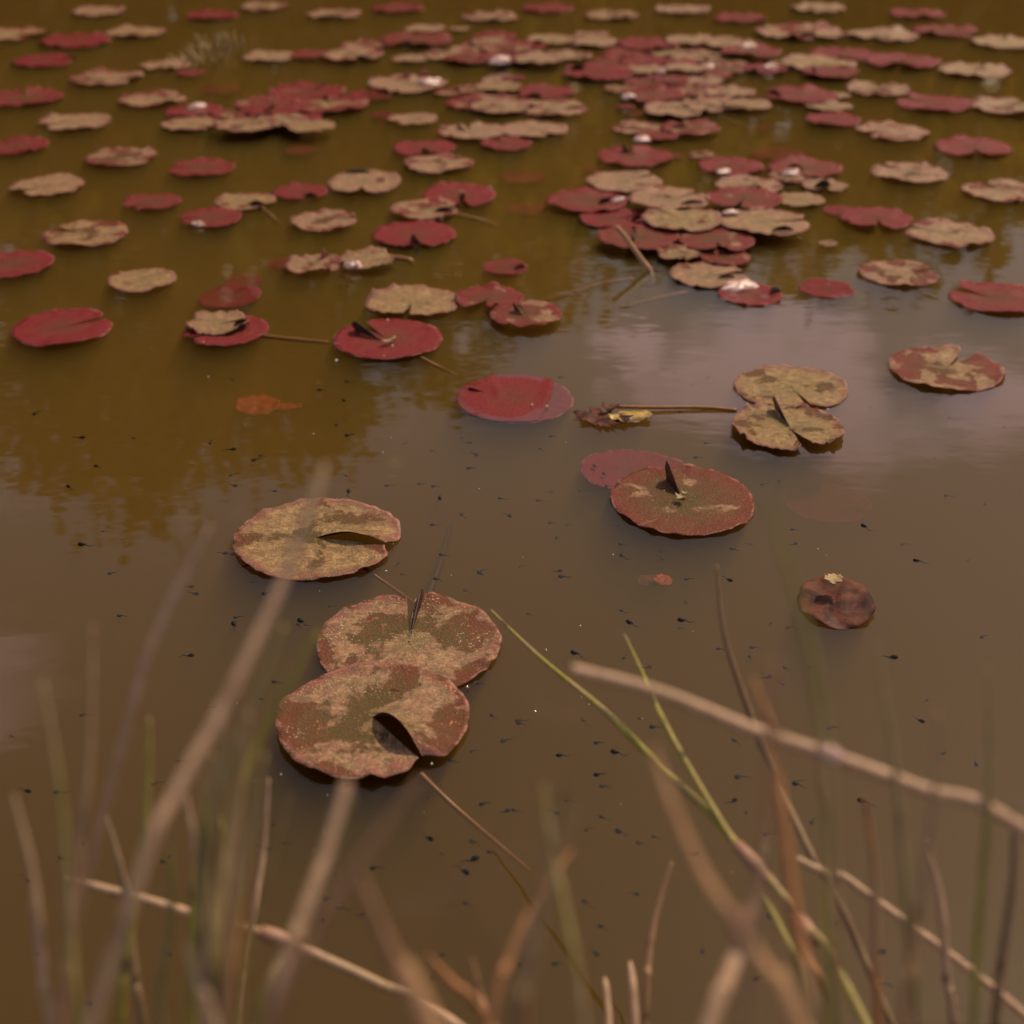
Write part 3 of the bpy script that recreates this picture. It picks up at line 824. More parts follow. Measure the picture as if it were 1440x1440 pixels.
pad(690, 61, 56, .85, .4, "tan pad just in front of the dark red pad left of top centre", ragged=.03)
pad(712, 71, 62, .55, .7, "dull pink pad above the round rosy lump", ragged=.03)
pad(710, 85, 62, .12, .92, "red pad bearing a round rosy lump at the strip's right end", lobes=[((688, 90), (718, 87), 14, 'arc', PL, .3)])
pad(778, 56, 66, .84, .5, "tan pad with a mauve and black tip at its left near the top centre", ragged=.04, lobes=[((748, 62), (764, 61), 6, 'arc', D, .1)])
pad(832, 49, 46, .82, .45, "small tan pad at the back of the tan pair at top centre", ragged=.04)
pad(838, 61, 62, .92, .3, "yellowish tan pad at the front of the tan pair at top centre", ragged=.05, curl=.05)
pad(910, 65, 78, .06, .92, "flat plum red pad right of the yellowish tan pad near the top")
pad(797, 79, 62, .84, .5, "tan pad stretching right behind the lobed tan one at centre top", ragged=.03)
pad(757, 90, 62, .9, .4, "tan pad with uneven front left of the big dark red pads", ragged=.05, curl=.05)
pad(862, 89, 80, .06, .9, "red pad at the back of the two big dark red pads", notch=180, nw=8)
pad(905, 89, 62, .12, .9, "red pad right behind the small tan pad with pale knob", ragged=.02)
pad(840, 104, 92, .05, .95, "front one of the two big dark red pads, orange along its lower rim", notch=170, nw=9, curl=.06, lobes=[((800, 100), (822, 97), 10, 'arc', D, .2)])
pad(908, 102, 52, .88, .3, "small tan pad with a pale knob right of the big dark red pads", ragged=.04, lobes=[((924, 103), (934, 101), 7, 'arc', PL, .3)])
pad(912, 117, 62, .25, .85, "rosy pad in front of the pale knobbed tan pad", ragged=.03)
pad(968, 61, 64, .88, .4, "tan pad at the back left of the far right strip", ragged=.03)
pad(1028, 67, 72, .72, .55, "pink tan pad with a pale knob, back of the far right strip", ragged=.03, lobes=[((1042, 68), (1064, 66), 9, 'arc', PL, .3)])
pad(976, 81, 66, .86, .42, "tan pad in the middle left of the far right strip", ragged=.04)
pad(1056, 80, 76, .2, .85, "mauve red pad in the middle right of the far right strip", notch=-110, nw=8)
pad(964, 101, 54, .88, .35, "yellowish tan pad at the front left of the far right strip", ragged=.03)
pad(1030, 96, 66, .55, .6, "brownish pink pad at the front of the far right strip", notch=190, nw=9, lobes=[((990, 96), (1004, 93), 7, 'arc', PL, .3)])
pad(1077, 99, 54, .2, .9, "mauve red pad carrying a bright pink lump, right end of the strip", lobes=[((1072, 97), (1092, 95), 10, 'arc', PL, .3), ((1054, 101), (1066, 101), 6, 'arc', D, .1)])
pad(1186, 77, 82, .1, .92, "red pad cut by the right margin near the top")
pad(1150, 91, 96, .86, .42, "tan pad with a black standing lobe near the upper right margin", ragged=.03, notch=-70, nw=7)
pad(1168, 105, 70, .3, .82, "mauve pad in front of the black lobed tan pad at upper right", lobes=[((1150, 101), (1142, 98), 9, 'tri', D, .1)])
pad(1125, 46, 112, .62, .62, "wide rosy tan pad with a black arched notch at the top right", notch=-75, nw=6, lobes=[((1122, 51), (1150, 52), 7, 'arc', D, .2)])
pad(995, 52, 66, .0, 1.0, "drowned rusty pad behind the far right strip", depth=.008)

# --- the pads that close the far mats
for (x, y, wp, cr, lab) in ((884, 76, 66, .1, "dusky red pad filling the gap before the flat plum red one near the top"), (938, 74, 64, .75, "tan pink pad between the plum red pad and the far right strip"),
                            (944, 90, 66, .15, "rosy red pad left of the yellowish tan pad of the far right strip"), (1003, 74, 60, .7, "pinkish pad wedged behind the middle of the far right strip"),
                            (1010, 88, 60, .8, "tan pad wedged in the middle of the far right strip"), (1000, 106, 54, .12, "dark red pad below the brownish pink one of the far right strip"),
                            (735, 64, 60, .2, "mauve red pad under the mauve and black tipped tan pad"), (664, 70, 56, .7, "tan pink pad behind the red and tan strip"),
                            (738, 78, 58, .8, "tan pad between the dull pink pad and the stretched tan ones"), (680, 62, 50, .1, "dark red pad edge showing left of the paired tan one"),
                            (1012, 142, 70, .15, "red pad showing through the middle of the jagged tan heap"), (975, 146, 66, .7, "pinkish tan pad in the left middle of the jagged heap"),
                            (940, 112, 56, .2, "mauve red pad between the rosy pad and the narrow yellowish one"), (1110, 92, 58, .75, "pinkish tan pad left of the black lobed tan pad at upper right"),
                            (360, 170, 64, .2, "rosy red pad showing in the heart of the pink cluster"), (420, 168, 60, .1, "deep red pad at the right of the pink cluster's heart"),
                            (690, 140, 64, .6, "pinkish pad in the heart of the pale centre heap"), (735, 148, 52, .15, "rosy pad bridging the centre heap and the open notched pad"),
                            (985, 310, 80, .12, "dark red pad showing between the two crinkled tan pads of the raft"), (915, 306, 74, .2, "red pad peeping out left of the crinkled whitish pad"),
                            (1075, 305, 84, .15, "red pad peeping out behind the long tan pad with oval hole"), (1110, 250, 60, .7, "tan pad behind the round black notched one at right")):
    pad(x, y, wp, cr, .45 if cr > .5 else .9, lab, ragged=.03, layer=0)
ORDT = "first second third fourth fifth sixth seventh eighth ninth tenth eleventh twelfth".split()
for i, (x, y, wp, cr) in enumerate(((140, 16, 70, .8), (300, 22, 66, .15), (372, 10, 62, .8), (470, 20, 70, .75), (560, 12, 66, .1), (690, 24, 72, .8), (770, 12, 66, .15), (860, 22, 70, .8), (960, 14, 70, .8), (1040, 26, 66, .12), (1150, 12, 70, .75), (1290, 20, 70, .1))):
    pad(x, y, wp, cr, .45 if cr > .5 else .9, "%s lily pad, %s from the left in the farthest row" % ("tan" if cr > .5 else "red", ORDT[i]), ragged=.03)

# --- pads in the open water left and right of the photographed strip
ORD = "first second third fourth fifth sixth seventh eighth ninth tenth eleventh twelfth thirteenth fourteenth fifteenth sixteenth seventeenth eighteenth".split()
side_pads = {"left": [(20, 48, 84, .8), (105, 58, 90, .1), (190, 46, 74, .85), (62, 86, 78, .12), (232, 92, 62, .8), (150, 110, 90, .75), (35, 138, 96, .2), (214, 140, 84, .8),
                      (105, 172, 90, .86), (22, 205, 92, .1), (170, 222, 100, .6), (66, 262, 104, .84), (215, 285, 80, .08), (120, 330, 118, .78), (20, 372, 112, .1),
                      (200, 395, 96, .82), (88, 462, 140, .05)],
             "right": [(1240, 50, 90, .82), (1330, 44, 80, .1), (1412, 60, 84, .8), (1270, 88, 92, .12), (1370, 100, 90, .84), (1235, 126, 80, .8), (1315, 146, 96, .15), (1420, 152, 94, .8),
                       (1255, 186, 90, .7), (1368, 208, 106, .1), (1278, 244, 104, .82), (1408, 270, 108, .8), (1232, 310, 100, .1), (1335, 330, 120, .84), (1262, 386, 110, .75),
                       (1400, 420, 130, .08), (1330, 520, 158, .6)]}
for side, L in side_pads.items():
    L = sorted(L, key=lambda t: t[1])
    cnt = {}
    for (x, y, wp, cr) in L:
        kind = "tan" if cr > .5 else "red"
        i = cnt.get(kind, 0); cnt[kind] = i + 1
        pad(x, y, wp, cr, .45 if cr > .5 else .9, "%s lily pad, %s from the far end among the %s pads along the %s edge" % (kind, ORD[i], kind, side),
            ragged=.03, curl=.05, wave=.025, nw=rnd.choice([4, 7, 9]))

# ------------------------------------------------------------------ leaves under and on the water
def curled_leaf(name, cx, cy, wpx, hfrac, z, seed, m, bend, ragged=.1, rot=0, tilt=(0, 0)):
    r = random.Random(seed)
    c = on_water(cx, cy, z); L = wpx / 2 * depth_of(c) / F
    V, Fc = [], []
    na, nr = 60, 9
    for layer in (0, 1):
        for i in range(na):
            th = 2 * math.pi * i / na
            for j in range(nr + 1):
                rr = j / nr + .01
                k = rr * (1 + ragged * (noise.noise(Vector((math.cos(th) * 2.5, math.sin(th) * 2.5, seed))) * 1.2 + noise.noise(Vector((math.cos(th) * 8, math.sin(th) * 8, seed)))))
                x, y = math.cos(th) * k * L, math.sin(th) * k * L * hfrac
                zz = L * (bend * (x / L) ** 2 + .12 * noise.noise(Vector((x / L * 2.2, y / L * 2.2, seed * 2))) + .18 * bend * math.sin(5 * th) * rr ** 3)
                V.append(Vector((x, y, zz - layer * .0012)))
    rot_m = Matrix.Rotation(R(rot), 3, 'Z') @ Matrix.Rotation(R(tilt[0]), 3, 'X') @ Matrix.Rotation(R(tilt[1]), 3, 'Y')
    V = [rot_m @ v for v in V]
    st = na * (nr + 1)
    for layer in (0, 1):
        for i in range(na):
            for j in range(nr):
                a = layer * st + i * (nr + 1) + j; b = layer * st + ((i + 1) % na) * (nr + 1) + j
                f = (a, a + 1, b + 1, b)
                Fc.append(f[::-1] if layer else f)
    for i in range(na):
        a = i * (nr + 1) + nr; b = ((i + 1) % na) * (nr + 1) + nr
        Fc.append((a, a + st, b + st, b))
    o = link(name, V, Fc, m)
    o.location = c
    return o

tag(curled_leaf("sunken_leaf", 362, 570, 62, .95, -.030, 3, M['sunken'], .10, tilt=(4, 3)), "rounder orange red sunken leaf of the overlapping sunken two at left", "leaf")
tag(curled_leaf("sunken_leaf", 402, 572, 44, .5, -.034, 5, M['sunken'], .05, rot=12), "slim orange red sunken leaf, the narrower of the overlapping sunken two at left", "leaf")
tag(curled_leaf("sunken_leaf", 932, 815, 24, 1.3, -.028, 8, M['sunken'], .05, rot=30), "small orange sunken scrap right of a dark one, below the black lobed pad", "leaf")
tag(curled_leaf("sunken_leaf", 912, 816, 36, .8, -.034, 9, M['crumple'], .05), "small dark sunken scrap left of an orange one, below the black lobed pad", "leaf")
tag(curled_leaf("rotten_pad", 1176, 846, 104, 1.2, .004, 15, M['crumple'], .03, ragged=.05, tilt=(3, -4)), "rotten dark brown pad with crumpled surface at the right, in open water", "lily pad")
tag(curled_leaf("leaf_scrap", 1171, 814, 26, .9, .022, 17, M['straw'], .3, ragged=.3), "small curled tan scrap on top of the rotten dark brown pad", "leaf")
root = empty("withered_leaf", on_water(872, 588, .003))
tag(root, "withered yellow and black leaf on a thin orange stalk in mid pond", "leaf")
o = root.location
a = curled_leaf("yellow_half", 886, 586, 60, .62, .004, 21, M['wither'], .10, ragged=.16, rot=8)
b = curled_leaf("black_half", 846, 588, 62, .95, .003, 23, M['crumple'], .08, ragged=.55, rot=-18)
c2 = curled_leaf("curled_tip", 858, 573, 24, .6, .010, 24, M['crumple'], .5, ragged=.3, rot=-10)
for ch in (a, b, c2):
    ch.parent = root; ch.location = ch.location - o
stalk([on_water(868, 572, .006), on_water(930, 573, .004), on_water(990, 573, .003), on_water(1036, 577, .001)], .0026, root, origin=o)

# bent stick in the right raft, with sunken stalks around its foot
_d = depth_of(on_water(914, 381))
tag(link("bent_stick", *tube_mesh([at_depth(866, 319, _d), at_depth(872, 324, _d), at_depth(888, 345, _d), at_depth(903, 366, _d), at_depth(914, 381, _d), at_depth(917, 400, _d)], lambda t: .0040 + .0018 * t), M['twig']), "bent pinkish brown stick poking out of the water beside the raft of pads", "stick")
for pts, lab in (([(890, 392, -.004), (840, 402, -.012), (765, 424, -.03)], "orange sunken lily stalk running left from the bent stick"),
                 ([(1000, 405, -.006), (940, 417, -.014), (870, 434, -.03)], "orange sunken lily stalk running left from under the smooth tan pad"),
                 ([(1006, 164, -.004), (1025, 170, -.01), (1050, 180, -.02)], "orange sunken lily stalk behind the jagged tan heap's front edge"),
                 ([(640, 302, -.004), (670, 308, -.012), (700, 318, -.03)], "orange sunken lily stalk right of the plain red oval pad")):
    P = [on_water(*p) for p in pts]
    tag(link("lily_stalk", *tube_mesh(P, .0042), M['petiole']), lab, "stalk")

# ------------------------------------------------------------------ tadpoles
def tadpole_mesh(seed):
    r = random.Random(seed)
    bend = r.uniform(-1, 1)
    V, Fc = [], []
    prof = [(0, .02), (.03, .55), (.1, .92), (.2, 1.0), (.3, .86), (.37, .55), (.43, .34), (.55, .26), (.7, .2), (.85, .12), (1, .02)]
    n = 8
    for (t, rr) in prof:
        tt = max(0, t - .3)
        y = bend * .55 * tt * tt * math.cos(tt * 4) + .06 * math.sin(tt * 12) * (tt > 0)
        for k in range(n):
            a = 2 * math.pi * k / n
            hor = rr * (.42 if t > .4 else 1.0)
            ver = rr * (1.0 if t > .4 else .85)
            V.append(Vector((t, y + math.cos(a) * hor * .135, math.sin(a) * ver * .135)))
    for i in range(len(prof) - 1):
        for k in range(n):
            Fc.append((i * n + k, i * n + (k + 1) % n, (i + 1) * n + (k + 1) % n, (i + 1) * n + k))
    Fc.append(tuple(range(n))[::-1]); Fc.append(tuple((len(prof) - 1) * n + k for k in range(n)))
    me = bpy.data.meshes.new("tadpole")
    me.from_pydata([tuple(v) for v in V], [], Fc); me.materials.append(M['tad'])
    for p in me.polygons: p.use_smooth = True
    return me
TM = [tadpole_mesh(s) for s in range(6)]
S = .3194
TILES = [(264, 500, "205,110 695,200 655,300 690,352 215,410 95,390 85,420 310,440 280,462 180,530 220,575 705,530 710,590 965,380 1065,415 1215,360 1255,382 1280,440 1225,495 865,573 1070,575 1110,635 1365,627 1420,705 1065,745 1200,695 395,597 1010,565 180,870 205,880 275,915 395,965 295,995 325,1052 30,1015 50,1050 930,910 935,960 1105,875 1080,980 1275,960 1300,965 1210,1030 1360,220 1300,225 570,150 690,112"),
         (716, 500, "735,72 440,105 865,98 800,130 215,95 745,243 800,220 870,238 855,385 175,355 130,408 810,448 370,480 410,515 420,572 195,597 300,595 115,637 10,710 170,735 245,747 490,750 210,795 480,828 655,860 680,900 970,847 1075,830 1235,765 1270,825 235,945 215,972 40,930 770,985 985,995 485,875 1190,545 1105,570 845,555"),
         (264, 800, "200,215 200,232 485,220 480,240 615,165 30,380 368,495 335,575 130,602 1265,505 1330,640 1240,805 1145,840 1375,760 1440,670"),
         (716, 800, "75,195 515,227 485,180 740,222 740,260 270,363 630,430 500,397 910,350 1055,345 1055,380 1205,430 1310,435 1215,510 1160,470 1215,262 1155,235 30,678 320,655 575,665 615,695 980,748 370,765 205,820 445,800 370,908 395,955 1245,943 990,918 1165,955 1395,700 775,140"),
         (264, 1090, "385,220 415,298 370,325 1080,288 1110,340 1240,285 1285,360 1315,335 1240,435 800,412 535,488 650,580 590,625 780,612 1210,558 1280,130 1425,150 860,65 1135,785 590,545 1075,880 1350,900 1050,100"),
         (716, 1090, "5,150 395,48 240,110 225,170 395,180 330,245 465,240 625,268 555,295 1005,105 1245,38 845,340 1115,260 1325,215 1240,400 1140,605 575,525 320,545 390,658 395,795 850,785 1075,900 40,845 185,830 1430,655 1040,155 1230,200")]
DARKS = {(1245, 943), (370, 908), (445, 800), (985, 995), (1005, 105), (205, 820), (800, 412), (1080, 288), (485, 220), (30, 380), (325, 1052), (515, 227), (1110, 635), (710, 590),
         (1285, 360), (655, 300), (690, 352), (215, 410), (200, 232), (270, 363), (1240, 435), (845, 340), (695, 200), (1075, 900), (620, 745), (740, 222)}
first = True
tadpts = []
for ox, oy, s in TILES:
    for q in s.split():
        X, Y = map(int, q.split(","))
        tadpts.append((ox + X * S, oy + Y * S, (X, Y) in DARKS))
for _ in range(46):
    side = rnd.choice((0, 1))
    tadpts.append((rnd.uniform(10, 255) if side == 0 else rnd.uniform(1185, 1430), rnd.uniform(560, 1420), rnd.random() < .25))
for (px, py, dk) in tadpts:
    o = bpy.data.objects.new("tadpole", rnd.choice(TM)); col.objects.link(o)
    L = rnd.uniform(.0115, .0185) * (1.2 if dk else .95)
    sunk = dk or rnd.random() < .42
    z = -.0006 - .0001 * rnd.random() if sunk else -rnd.uniform(.004, .030)
    if not dk and sunk: z = -.0016
    p = on_water(px, py, z)
    o.location = p; o.scale = (L, L, L)
    a = rnd.choice([0, 0, -25, 180]) + rnd.uniform(-30, 30) if rnd.random() < .5 else rnd.uniform(0, 360)
    o.rotation_euler.z = R(a)
    tag(o, "tiny dark tadpole swimming at the surface of the murky pond" if sunk else "tiny tadpole blurred by the murk, a little below the pond surface", "tadpole", "tadpoles at the surface" if sunk else "tadpoles below the surface")

# white foam specks
BM = bpy.data.meshes.new("foam_speck")
bmm = bmesh.new(); bmesh.ops.create_icosphere(bmm, subdivisions=2, radius=1); bmm.to_mesh(BM); bmm.free()
BM.materials.append(M['bubble'])
for (x, y, r_) in [(473, 507, 2.1), (621, 307, 2.0), (568, 430, 1.6), (293, 530, 1), (963, 294, 1.8), (951, 294, 1.8), (1072, 302, 1.5), (1030, 353, 1.6), (1117, 575, 1.6), (1164, 576, 1.8), (769, 571, 1.7),
                   (748, 569, 1.6), (657, 966, 1.8), (607, 1074, 1.6), (753, 1000, 1.1), (395, 1089, 1.2), (543, 803, 1.4), (552, 486, 1.6), (540, 500, .9), (545, 450, 1.6), (286, 481, 1.2), (816, 880, 1), (768, 914, 1), (862, 780, 1),
                   (441, 610, .9), (538, 636, 1), (334, 989, .9), (1150, 772, 1), (934, 690, 1)] + [(rnd.uniform(270, 1170), rnd.uniform(520, 1250), rnd.uniform(.5, .85)) for _ in range(34)]:
    o = bpy.data.objects.new("foam_speck", BM); col.objects.link(o)
    p = on_water(x, y, .003); o.location = p; k = r_ * depth_of(p) / F; o.scale = (k, k, k)
    tag(o, "tiny bright white speck of foam or a water drop on the pond", "speck", "white specks")

# ------------------------------------------------------------------ reeds and straws in front
REEDS = {"straw": (.46, .30, .19), "pink": (.45, .285, .18), "green": (.25, .215, .04), "olive": (.21, .175, .045), "brown": (.17, .105, .055), "orange": (.34, .15, .06), "dark": (.06, .045, .025), "tan": (.31, .17, .085)}
REEDS = {k_: tuple(min(.75, q * 1.4) for q in v_) for k_, v_ in REEDS.items()}
def reed(pts, wpx, colour, label, nodes=(), flat=1.0, tip=.35, name="reed_stem", sheath=(), down=True):
    """pts: (px, py, distance) from tip to foot; the foot is carried on down into the mud outside the frame"""
    P = [at_depth(x, y, t) for x, y, t in pts]
    wm = [w_ * t / F / 2 for w_, t in ((wpx, pts[0][2]), (wpx, pts[-1][2]))]
    if down:
        d = (P[-1] - P[-2]).normalized()
        e = P[-1].copy()
        for k in range(1, 30):
            d = (d * .8 + Vector((d.x * .3, d.y * .3, -1)).normalized() * .2).normalized()
            e = e + d * .05
            if k % 3 == 0 or e.z < -.1: P.append(e.copy())
            if e.z < -.1: break
    rad0 = sum(wm) / 2
    def rad(t):
        r_ = rad0 * (tip + (1 - tip) * min(1, t / .22))
        for nd in nodes:
            r_ *= 1 + .3 * math.exp(-((t - nd) / .012) ** 2)
        return r_
    o3 = P[-1].copy(); o3.z = max(o3.z, -.1)
    V, Fc = tube_mesh(P, rad, 8, flat, 10)
    multi = bool(sheath)
    if multi:
        root = empty(name, o3)
        b = link("stem", [v - o3 for v in V], Fc, M['reed'], root)
        for (a, c) in sheath:      # pixel stretches wrapped in a dry sheath
            Q = [at_depth(*q) for q in (a, tuple((i + j) / 2 for i, j in zip(a, c)), c)]
            SV, SF = tube_mesh(Q, lambda t: rad0 * (1.15 + .55 * math.sin(math.pi * min(1, t + .1))), 8)
            link("sheath", [v - o3 for v in SV], SF, M['pale'] if "slantwise" in label else M['sheath'], root)
    else:
        root = b = link(name, [v - o3 for v in V], Fc, M['reed']); root.location = o3
    b.color = (*REEDS[colour], 1)
    tag(root, label, "reed", "reeds on the near shore")
    return root

reed([(803, 941, .66), (930, 975, .655), (1060, 1027, .65), (1160, 1060, .64), (1300, 1111, .63), (1430, 1160, .62)], 19, "pink", "pale pink straw lying slantwise across the right foreground, ending in mid air", tip=.9,
     sheath=[((1148, 1056, .64), (1184, 1069, .637))])
reed([(690, 858, 1.20), (760, 925, 1.13), (850, 1000, 1.05), (930, 1080, .98), (1000, 1146, .93), (1040, 1192, .90), (1085, 1240, .87), (1130, 1300, .84), (1180, 1366, .80)], 11, "green",
     "long green stem slanting from the twin red brown pads to lower right", nodes=(.5,), sheath=[((1036, 1188, .90), (1090, 1246, .868)), ((1122, 1290, .845), (1150, 1326, .825))])
reed([(878, 892, 1.06), (905, 950, 1.03), (932, 1012, .99), (975, 1090, .95), (1012, 1152, .92), (1050, 1215, .89), (1095, 1300, .85), (1130, 1390, .81)], 9, "green", "short tipped green stem joining the long green stem from above", nodes=(.2,))
reed([(1008, 795, .98), (1018, 890, .97), (1048, 985, .96), (1080, 1070, .95), (1112, 1142, .94), (1150, 1220, .92), (1190, 1290, .90)], 11, "brown", "brown stem with a dark joint curving down at right between green stems", nodes=(.3,))
reed([(1210, 1250, .86), (1176, 1236, .87), (1120, 1208, .88)][::-1], 12, "pink", "short pink straw slanting in from the right over the brown stem", tip=.9, down=True)
reed([(918, 1052, .47), (945, 1130, .465), (990, 1230, .46), (1040, 1305, .455), (1085, 1370, .45), (1125, 1440, .44)], 26, "tan", "broad blurred tan blade curving down the right foreground", tip=.6, flat=.4)
reed([(1082, 1185, .55), (1055, 1285, .54), (1018, 1390, .52), (995, 1450, .51)], 24, "pink", "broad pink straw leaning left, crossing the broad tan blade near its foot", sheath=[((1052, 1280, .535), (1040, 1330, .53))])
reed([(1088, 932, .42), (1090, 1010, .42), (1082, 1150, .42), (1060, 1300, .42), (1050, 1420, .42)], 15, "tan", "faint upright tan straw, heavily blurred, right of the dark jointed stem", tip=.8)
reed([(1060, 955, .6), (1085, 1030, .59), (1098, 1130, .58), (1112, 1240, .57), (1128, 1340, .56), (1140, 1430, .55)], 16, "orange", "orange brown stem rising behind the pink slanting straw at right")
reed([(1072, 690, .46), (1112, 810, .46), (1142, 930, .46), (1160, 1060, .46), (1170, 1230, .46), (1175, 1430, .46)], 14, "olive", "tallest blurred olive stem by the right pads, arching up from the shore")
reed([(1130, 860, .5), (1155, 1000, .5), (1168, 1180, .5), (1172, 1420, .5)], 13, "olive", "second blurred olive stem, just right of the tallest one")
reed([(1150, 1085, .62), (1162, 1160, .62), (1172, 1260, .62), (1180, 1420, .62)], 12, "orange", "short orange tipped stem under the pink straw's pale joint at far right")
reed([(945, 1212, .92), (922, 1288, .91), (912, 1350, .90), (908, 1420, .89)], 10, "tan", "thin jointed tan straw with arched tip at the bottom right of centre", nodes=(.3, .5, .7))
reed([(850, 1374, .9), (856, 1430, .88)], 9, "straw", "tiny straw stub at the bottom edge, left of the arched jointed straw")
reed([(886, 1352, .88), (893, 1430, .86)], 11, "pink", "stout pink stub at the bottom edge next to the arched jointed straw")
reed([(803, 1196, .58), (748, 1278, .56), (716, 1350, .55), (690, 1430, .54)], 13, "orange", "orange brown blade leaning right at the bottom centre")
reed([(796, 1100, .45), (765, 1260, .44), (735, 1402, .43), (725, 1450, .43)], 17, "dark", "dark brown blurred stem standing behind the orange blade at bottom centre")
reed([(765, 1105, .54), (777, 1200, .53), (796, 1290, .52), (818, 1420, .51)], 12, "olive", "faint olive stem leaning left at the bottom centre, right of the orange blade")
reed([(498, 1222, .44), (530, 1300, .435), (562, 1365, .43), (600, 1430, .42)], 32, "tan", "broadest blurred tan blade at the bottom, left of centre", flat=.4, tip=.8)
reed([(488, 1100, .52), (455, 1210, .51), (425, 1290, .50), (385, 1420, .49)], 19, "pink", "dusky pink blade hanging below the front mottled pad", tip=.9)
reed([(592, 1095, .43), (515, 1200, .43), (445, 1310, .43), (390, 1420, .43)], 17, "tan", "faint long tan blade slanting left from below the front mottled pad")
reed([(456, 655, .52), (440, 705, .515), (400, 812, .51), (350, 922, .50), (300, 1020, .49), (250, 1110, .48), (190, 1250, .47)], 17, "pink", "long pinkish blade at left reaching up behind the large peeling tan pad", tip=.85)
reed([(296, 738, .6), (268, 795, .6), (235, 860, .6), (190, 980, .6)], 11, "straw", "thin pale blade at the left margin level with the large peeling tan pad")
reed([(400, 880, .6), (355, 1000, .6), (312, 1110, .6), (285, 1250, .6), (270, 1420, .6)], 15, "green", "green blade beside the long pinkish one at left")
reed([(448, 890, .62), (365, 1040, .62), (325, 1150, .61), (310, 1260, .60), (300, 1420, .59)], 14, "green", "yellow green blade that bends up toward the twin pads at left")
_p = [on_water(634, 738, -.045), on_water(618, 795, -.038), on_water(598, 850, -.04), on_water(585, 900, -.06)]
tag(link("dead_stem", *tube_mesh(_p, lambda t: .0035 + .004 * t), M['under']), "dark dead stem lying in the water behind the rear one of the twin mottled pads", "stem")
reed([(350, 1000, .55), (332, 1150, .55), (325, 1290, .55), (318, 1420, .55)], 17, "tan", "upright brownish stem in the thick of the left clump")
reed([(372, 1060, .58), (348, 1200, .58), (332, 1300, .58), (318, 1430, .58)], 14, "olive", "upright olive stem in the thick of the left clump")
reed([(378, 1095, .86), (370, 1200, .86), (356, 1290, .85), (338, 1420, .84)], 8, "straw", "thin crisp straw at the right side of the left clump")
reed([(500, 1120, .66), (470, 1210, .66), (440, 1270, .66), (400, 1340, .65), (360, 1430, .64)], 11, "olive", "olive stem slanting up to the front mottled pad's foot")
reed([(90, 1236, .86), (200, 1264, .86), (300, 1294, .86), (380, 1316, .86), (450, 1345, .86), (530, 1382, .86), (640, 1440, .85)], 14, "pink", "crisp pale straw lying across the bottom left corner", tip=.9, sheath=[((366, 1311, .852), (412, 1326, .852))])
reed([(262, 1120, .66), (276, 1200, .66), (286, 1290, .66), (292, 1420, .66)], 12, "straw", "pale stem curving upright at the left margin in the clump")
reed([(300, 1060, .62), (284, 1180, .62), (276, 1300, .62), (272, 1430, .62)], 14, "olive", "olive stem hugging the left margin in the clump")
reed([(334, 960, .5), (306, 1100, .5), (290, 1250, .5), (300, 1430, .5)], 13, "dark", "dark stem in the shade of the left clump")
reed([(310, 1150, .7), (318, 1250, .7), (322, 1420, .7)], 12, "green", "short bright green stem in front of the left clump")
reed([(264, 1330, .5), (284, 1390, .5), (300, 1450, .5)], 22, "straw", "stubby pale blade in the bottom left corner")
reed([(600, 1342, .62), (640, 1385, .62), (690, 1440, .62)], 12, "orange", "short orange straw leaning left at the bottom, right of the broadest blade")
reed([(664, 1350, .72), (676, 1410, .72), (684, 1450, .71)], 12, "tan", "short tan stub beside the short leaning orange straw")
reed([(1110, 1290, .8), (1135, 1345, .8), (1170, 1420, .8)], 12, "orange", "rusty stem alongside the lower end of the long green stem")
for pts, wpx_, c_, lab in (
    ([(318, 1010, .66), (296, 1130, .66), (282, 1270, .66), (276, 1430, .66)], 10, "green", "thin green blade, tallest of the fine ones in the left clump"),
    ([(352, 1085, .7), (330, 1190, .7), (314, 1300, .7), (306, 1430, .7)], 9, "green", "thin green blade leaning right beside the upright brownish stem of the left clump"),
    ([(286, 1085, .58), (290, 1190, .58), (300, 1310, .58), (308, 1430, .58)], 11, "green", "green blade leaning left across the left clump"),
    ([(408, 1120, .6), (378, 1230, .6), (350, 1330, .6), (334, 1430, .6)], 11, "olive", "olive blade fanning out to the right of the left clump"),
    ([(338, 1170, .78), (326, 1260, .78), (316, 1340, .78), (312, 1430, .78)], 9, "olive", "crisp olive stem low in the middle of the left clump"),
    ([(272, 1180, .74), (268, 1300, .74), (266, 1430, .74)], 11, "green", "green stem low at the very edge of the left clump"),
    ([(362, 1210, .62), (344, 1300, .62), (330, 1430, .62)], 12, "orange", "rust coloured stem low in the left clump"),
    ([(1128, 1230, .62), (1118, 1310, .62), (1122, 1430, .62)], 11, "olive", "olive stem rising behind the rusty stem at the lower right"),
    ([(1160, 1140, .55), (1158, 1260, .55), (1162, 1430, .55)], 10, "green", "green stem at the right margin beneath the pale jointed straw"),
    ([(760, 1230, .5), (744, 1320, .5), (740, 1430, .5)], 13, "orange", "short rusty stem between the orange blade and the faint olive stem at bottom centre")):
    reed(pts, wpx_, c_, lab, flat=.6, tip=.15)
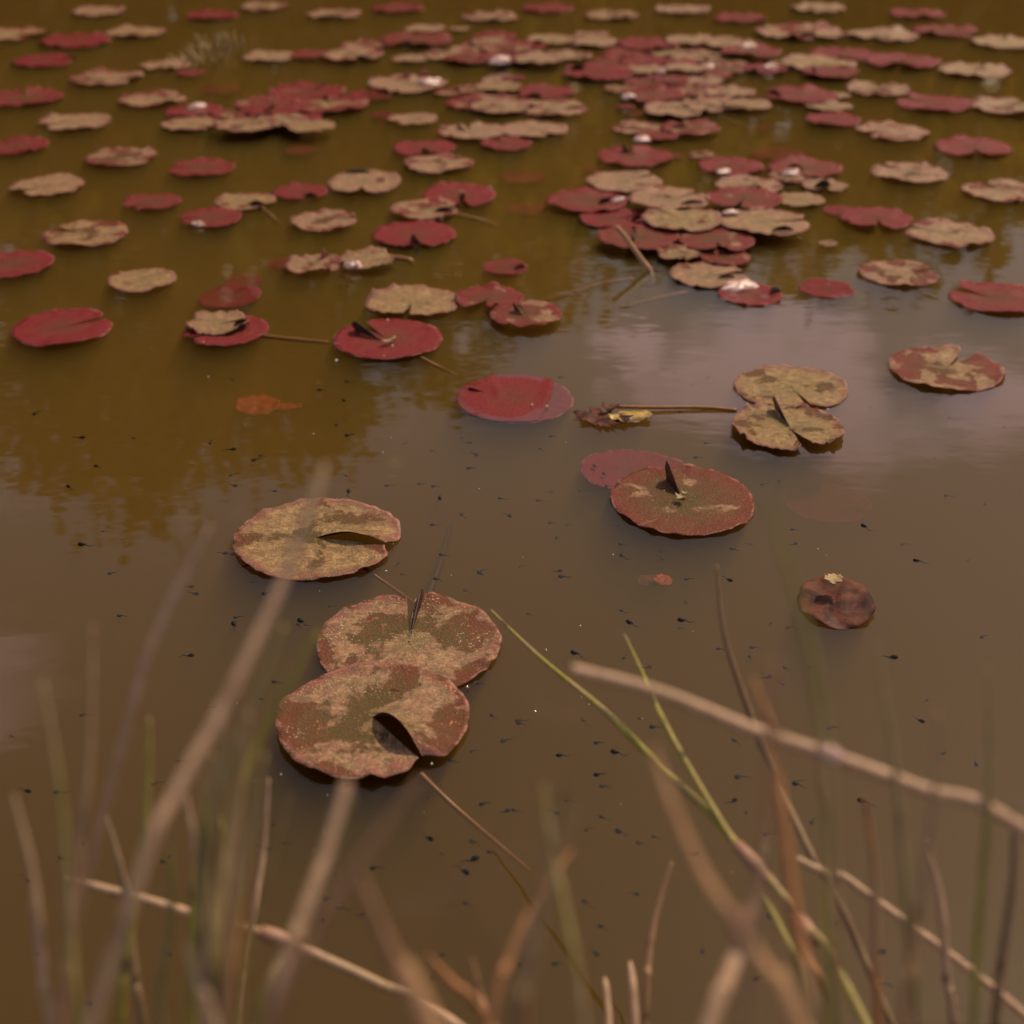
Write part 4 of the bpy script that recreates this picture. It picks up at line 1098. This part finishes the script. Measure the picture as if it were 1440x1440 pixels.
# outside the photographed strip
for i, (x0, y0, x1, y1, dd, c) in enumerate([(60, 960, 110, 1430, .55, "olive"), (130, 880, 90, 1430, .6, "tan"), (210, 1010, 170, 1430, .7, "green"), (20, 1120, 70, 1430, .6, "straw"), (150, 1150, 200, 1430, .8, "brown"),
                                             (238, 1190, 225, 1430, .66, "olive"), (1230, 900, 1290, 1430, .6, "olive"), (1320, 1000, 1270, 1430, .55, "tan"), (1390, 940, 1370, 1430, .62, "green"),
                                             (1300, 1180, 1340, 1430, .8, "straw"), (1425, 1130, 1400, 1430, .7, "brown"), (1215, 1120, 1235, 1430, .7, "orange")]):
    side = "left" if x0 < 720 else "right"
    nm = {"olive": "dull olive", "tan": "tan", "green": "fresh green", "straw": "pale straw coloured", "brown": "dark brown", "orange": "orange"}[c]
    lab = "%s reed stem rising from the shore along the %s edge%s" % (nm, side, ", closer to the middle" if (x0 == 238) else "")
    reed([(x0, y0, dd), ((x0 * .65 + x1 * .35) + 8, y0 * .65 + y1 * .35, dd), (x0 * .2 + x1 * .8, y0 * .2 + y1 * .8, dd), (x1, y1, dd)], 13, c, lab)

# ------------------------------------------------------------------ dry grass tufts at the far left
for (x, y, wd, sd) in ((956, 699, 15, 3), (963, 693, 9, 4), (545, 479, 15, 5), (553, 475, 8, 6)):
    pd = "red and olive pad" if x > 700 else "dark red pad"
    q = curled_leaf("crumb", x, y, wd, .6, .009, 40 + sd, M['straw'], .35, ragged=.45, rot=sd * 40)
    tag(q, "%s tan crumb at the foot of the black lobe on the %s" % ("larger" if wd > 10 else "smaller", pd), "crumb")

def tuft(px, py, hpx, n, seed, label, spread=.07):
    r = random.Random(seed); c = on_water(px, py, 0); d = depth_of(c); V, Fc = [], []
    for _ in range(n):
        b = Vector((r.gauss(0, spread * .5), r.gauss(0, spread * .5), -.04))
        h = hpx * d / F * r.uniform(.5, 1.1)
        t = b + Vector((r.gauss(0, h * .5), r.gauss(0, h * .3), h))
        m_ = b.lerp(t, .6) + Vector((0, 0, h * .15))
        tv, tf = tube_mesh([b, m_, t], lambda q: .007 * (1.1 - q), 4, .5, 4)
        k = len(V); V += tv; Fc += [tuple(i + k for i in f) for f in tf]
    o = link("grass_tuft", V, Fc, M['straw']); o.location = c
    tag(o, label, "grass tuft")
tuft(306, 64, 34, 26, 1, "dry straw grass tuft standing in the water at the upper left, larger one")
tuft(341, 80, 22, 5, 2, "few dry straw blades right of the larger tuft at the upper left")
tuft(270, 84, 30, 18, 3, "dry grass tuft at the left margin nearest the small dusky pink pad")
tuft(395, 56, 10, 8, 4, "low yellowish grass tuft far back, behind the left narrow tan pad", .12)
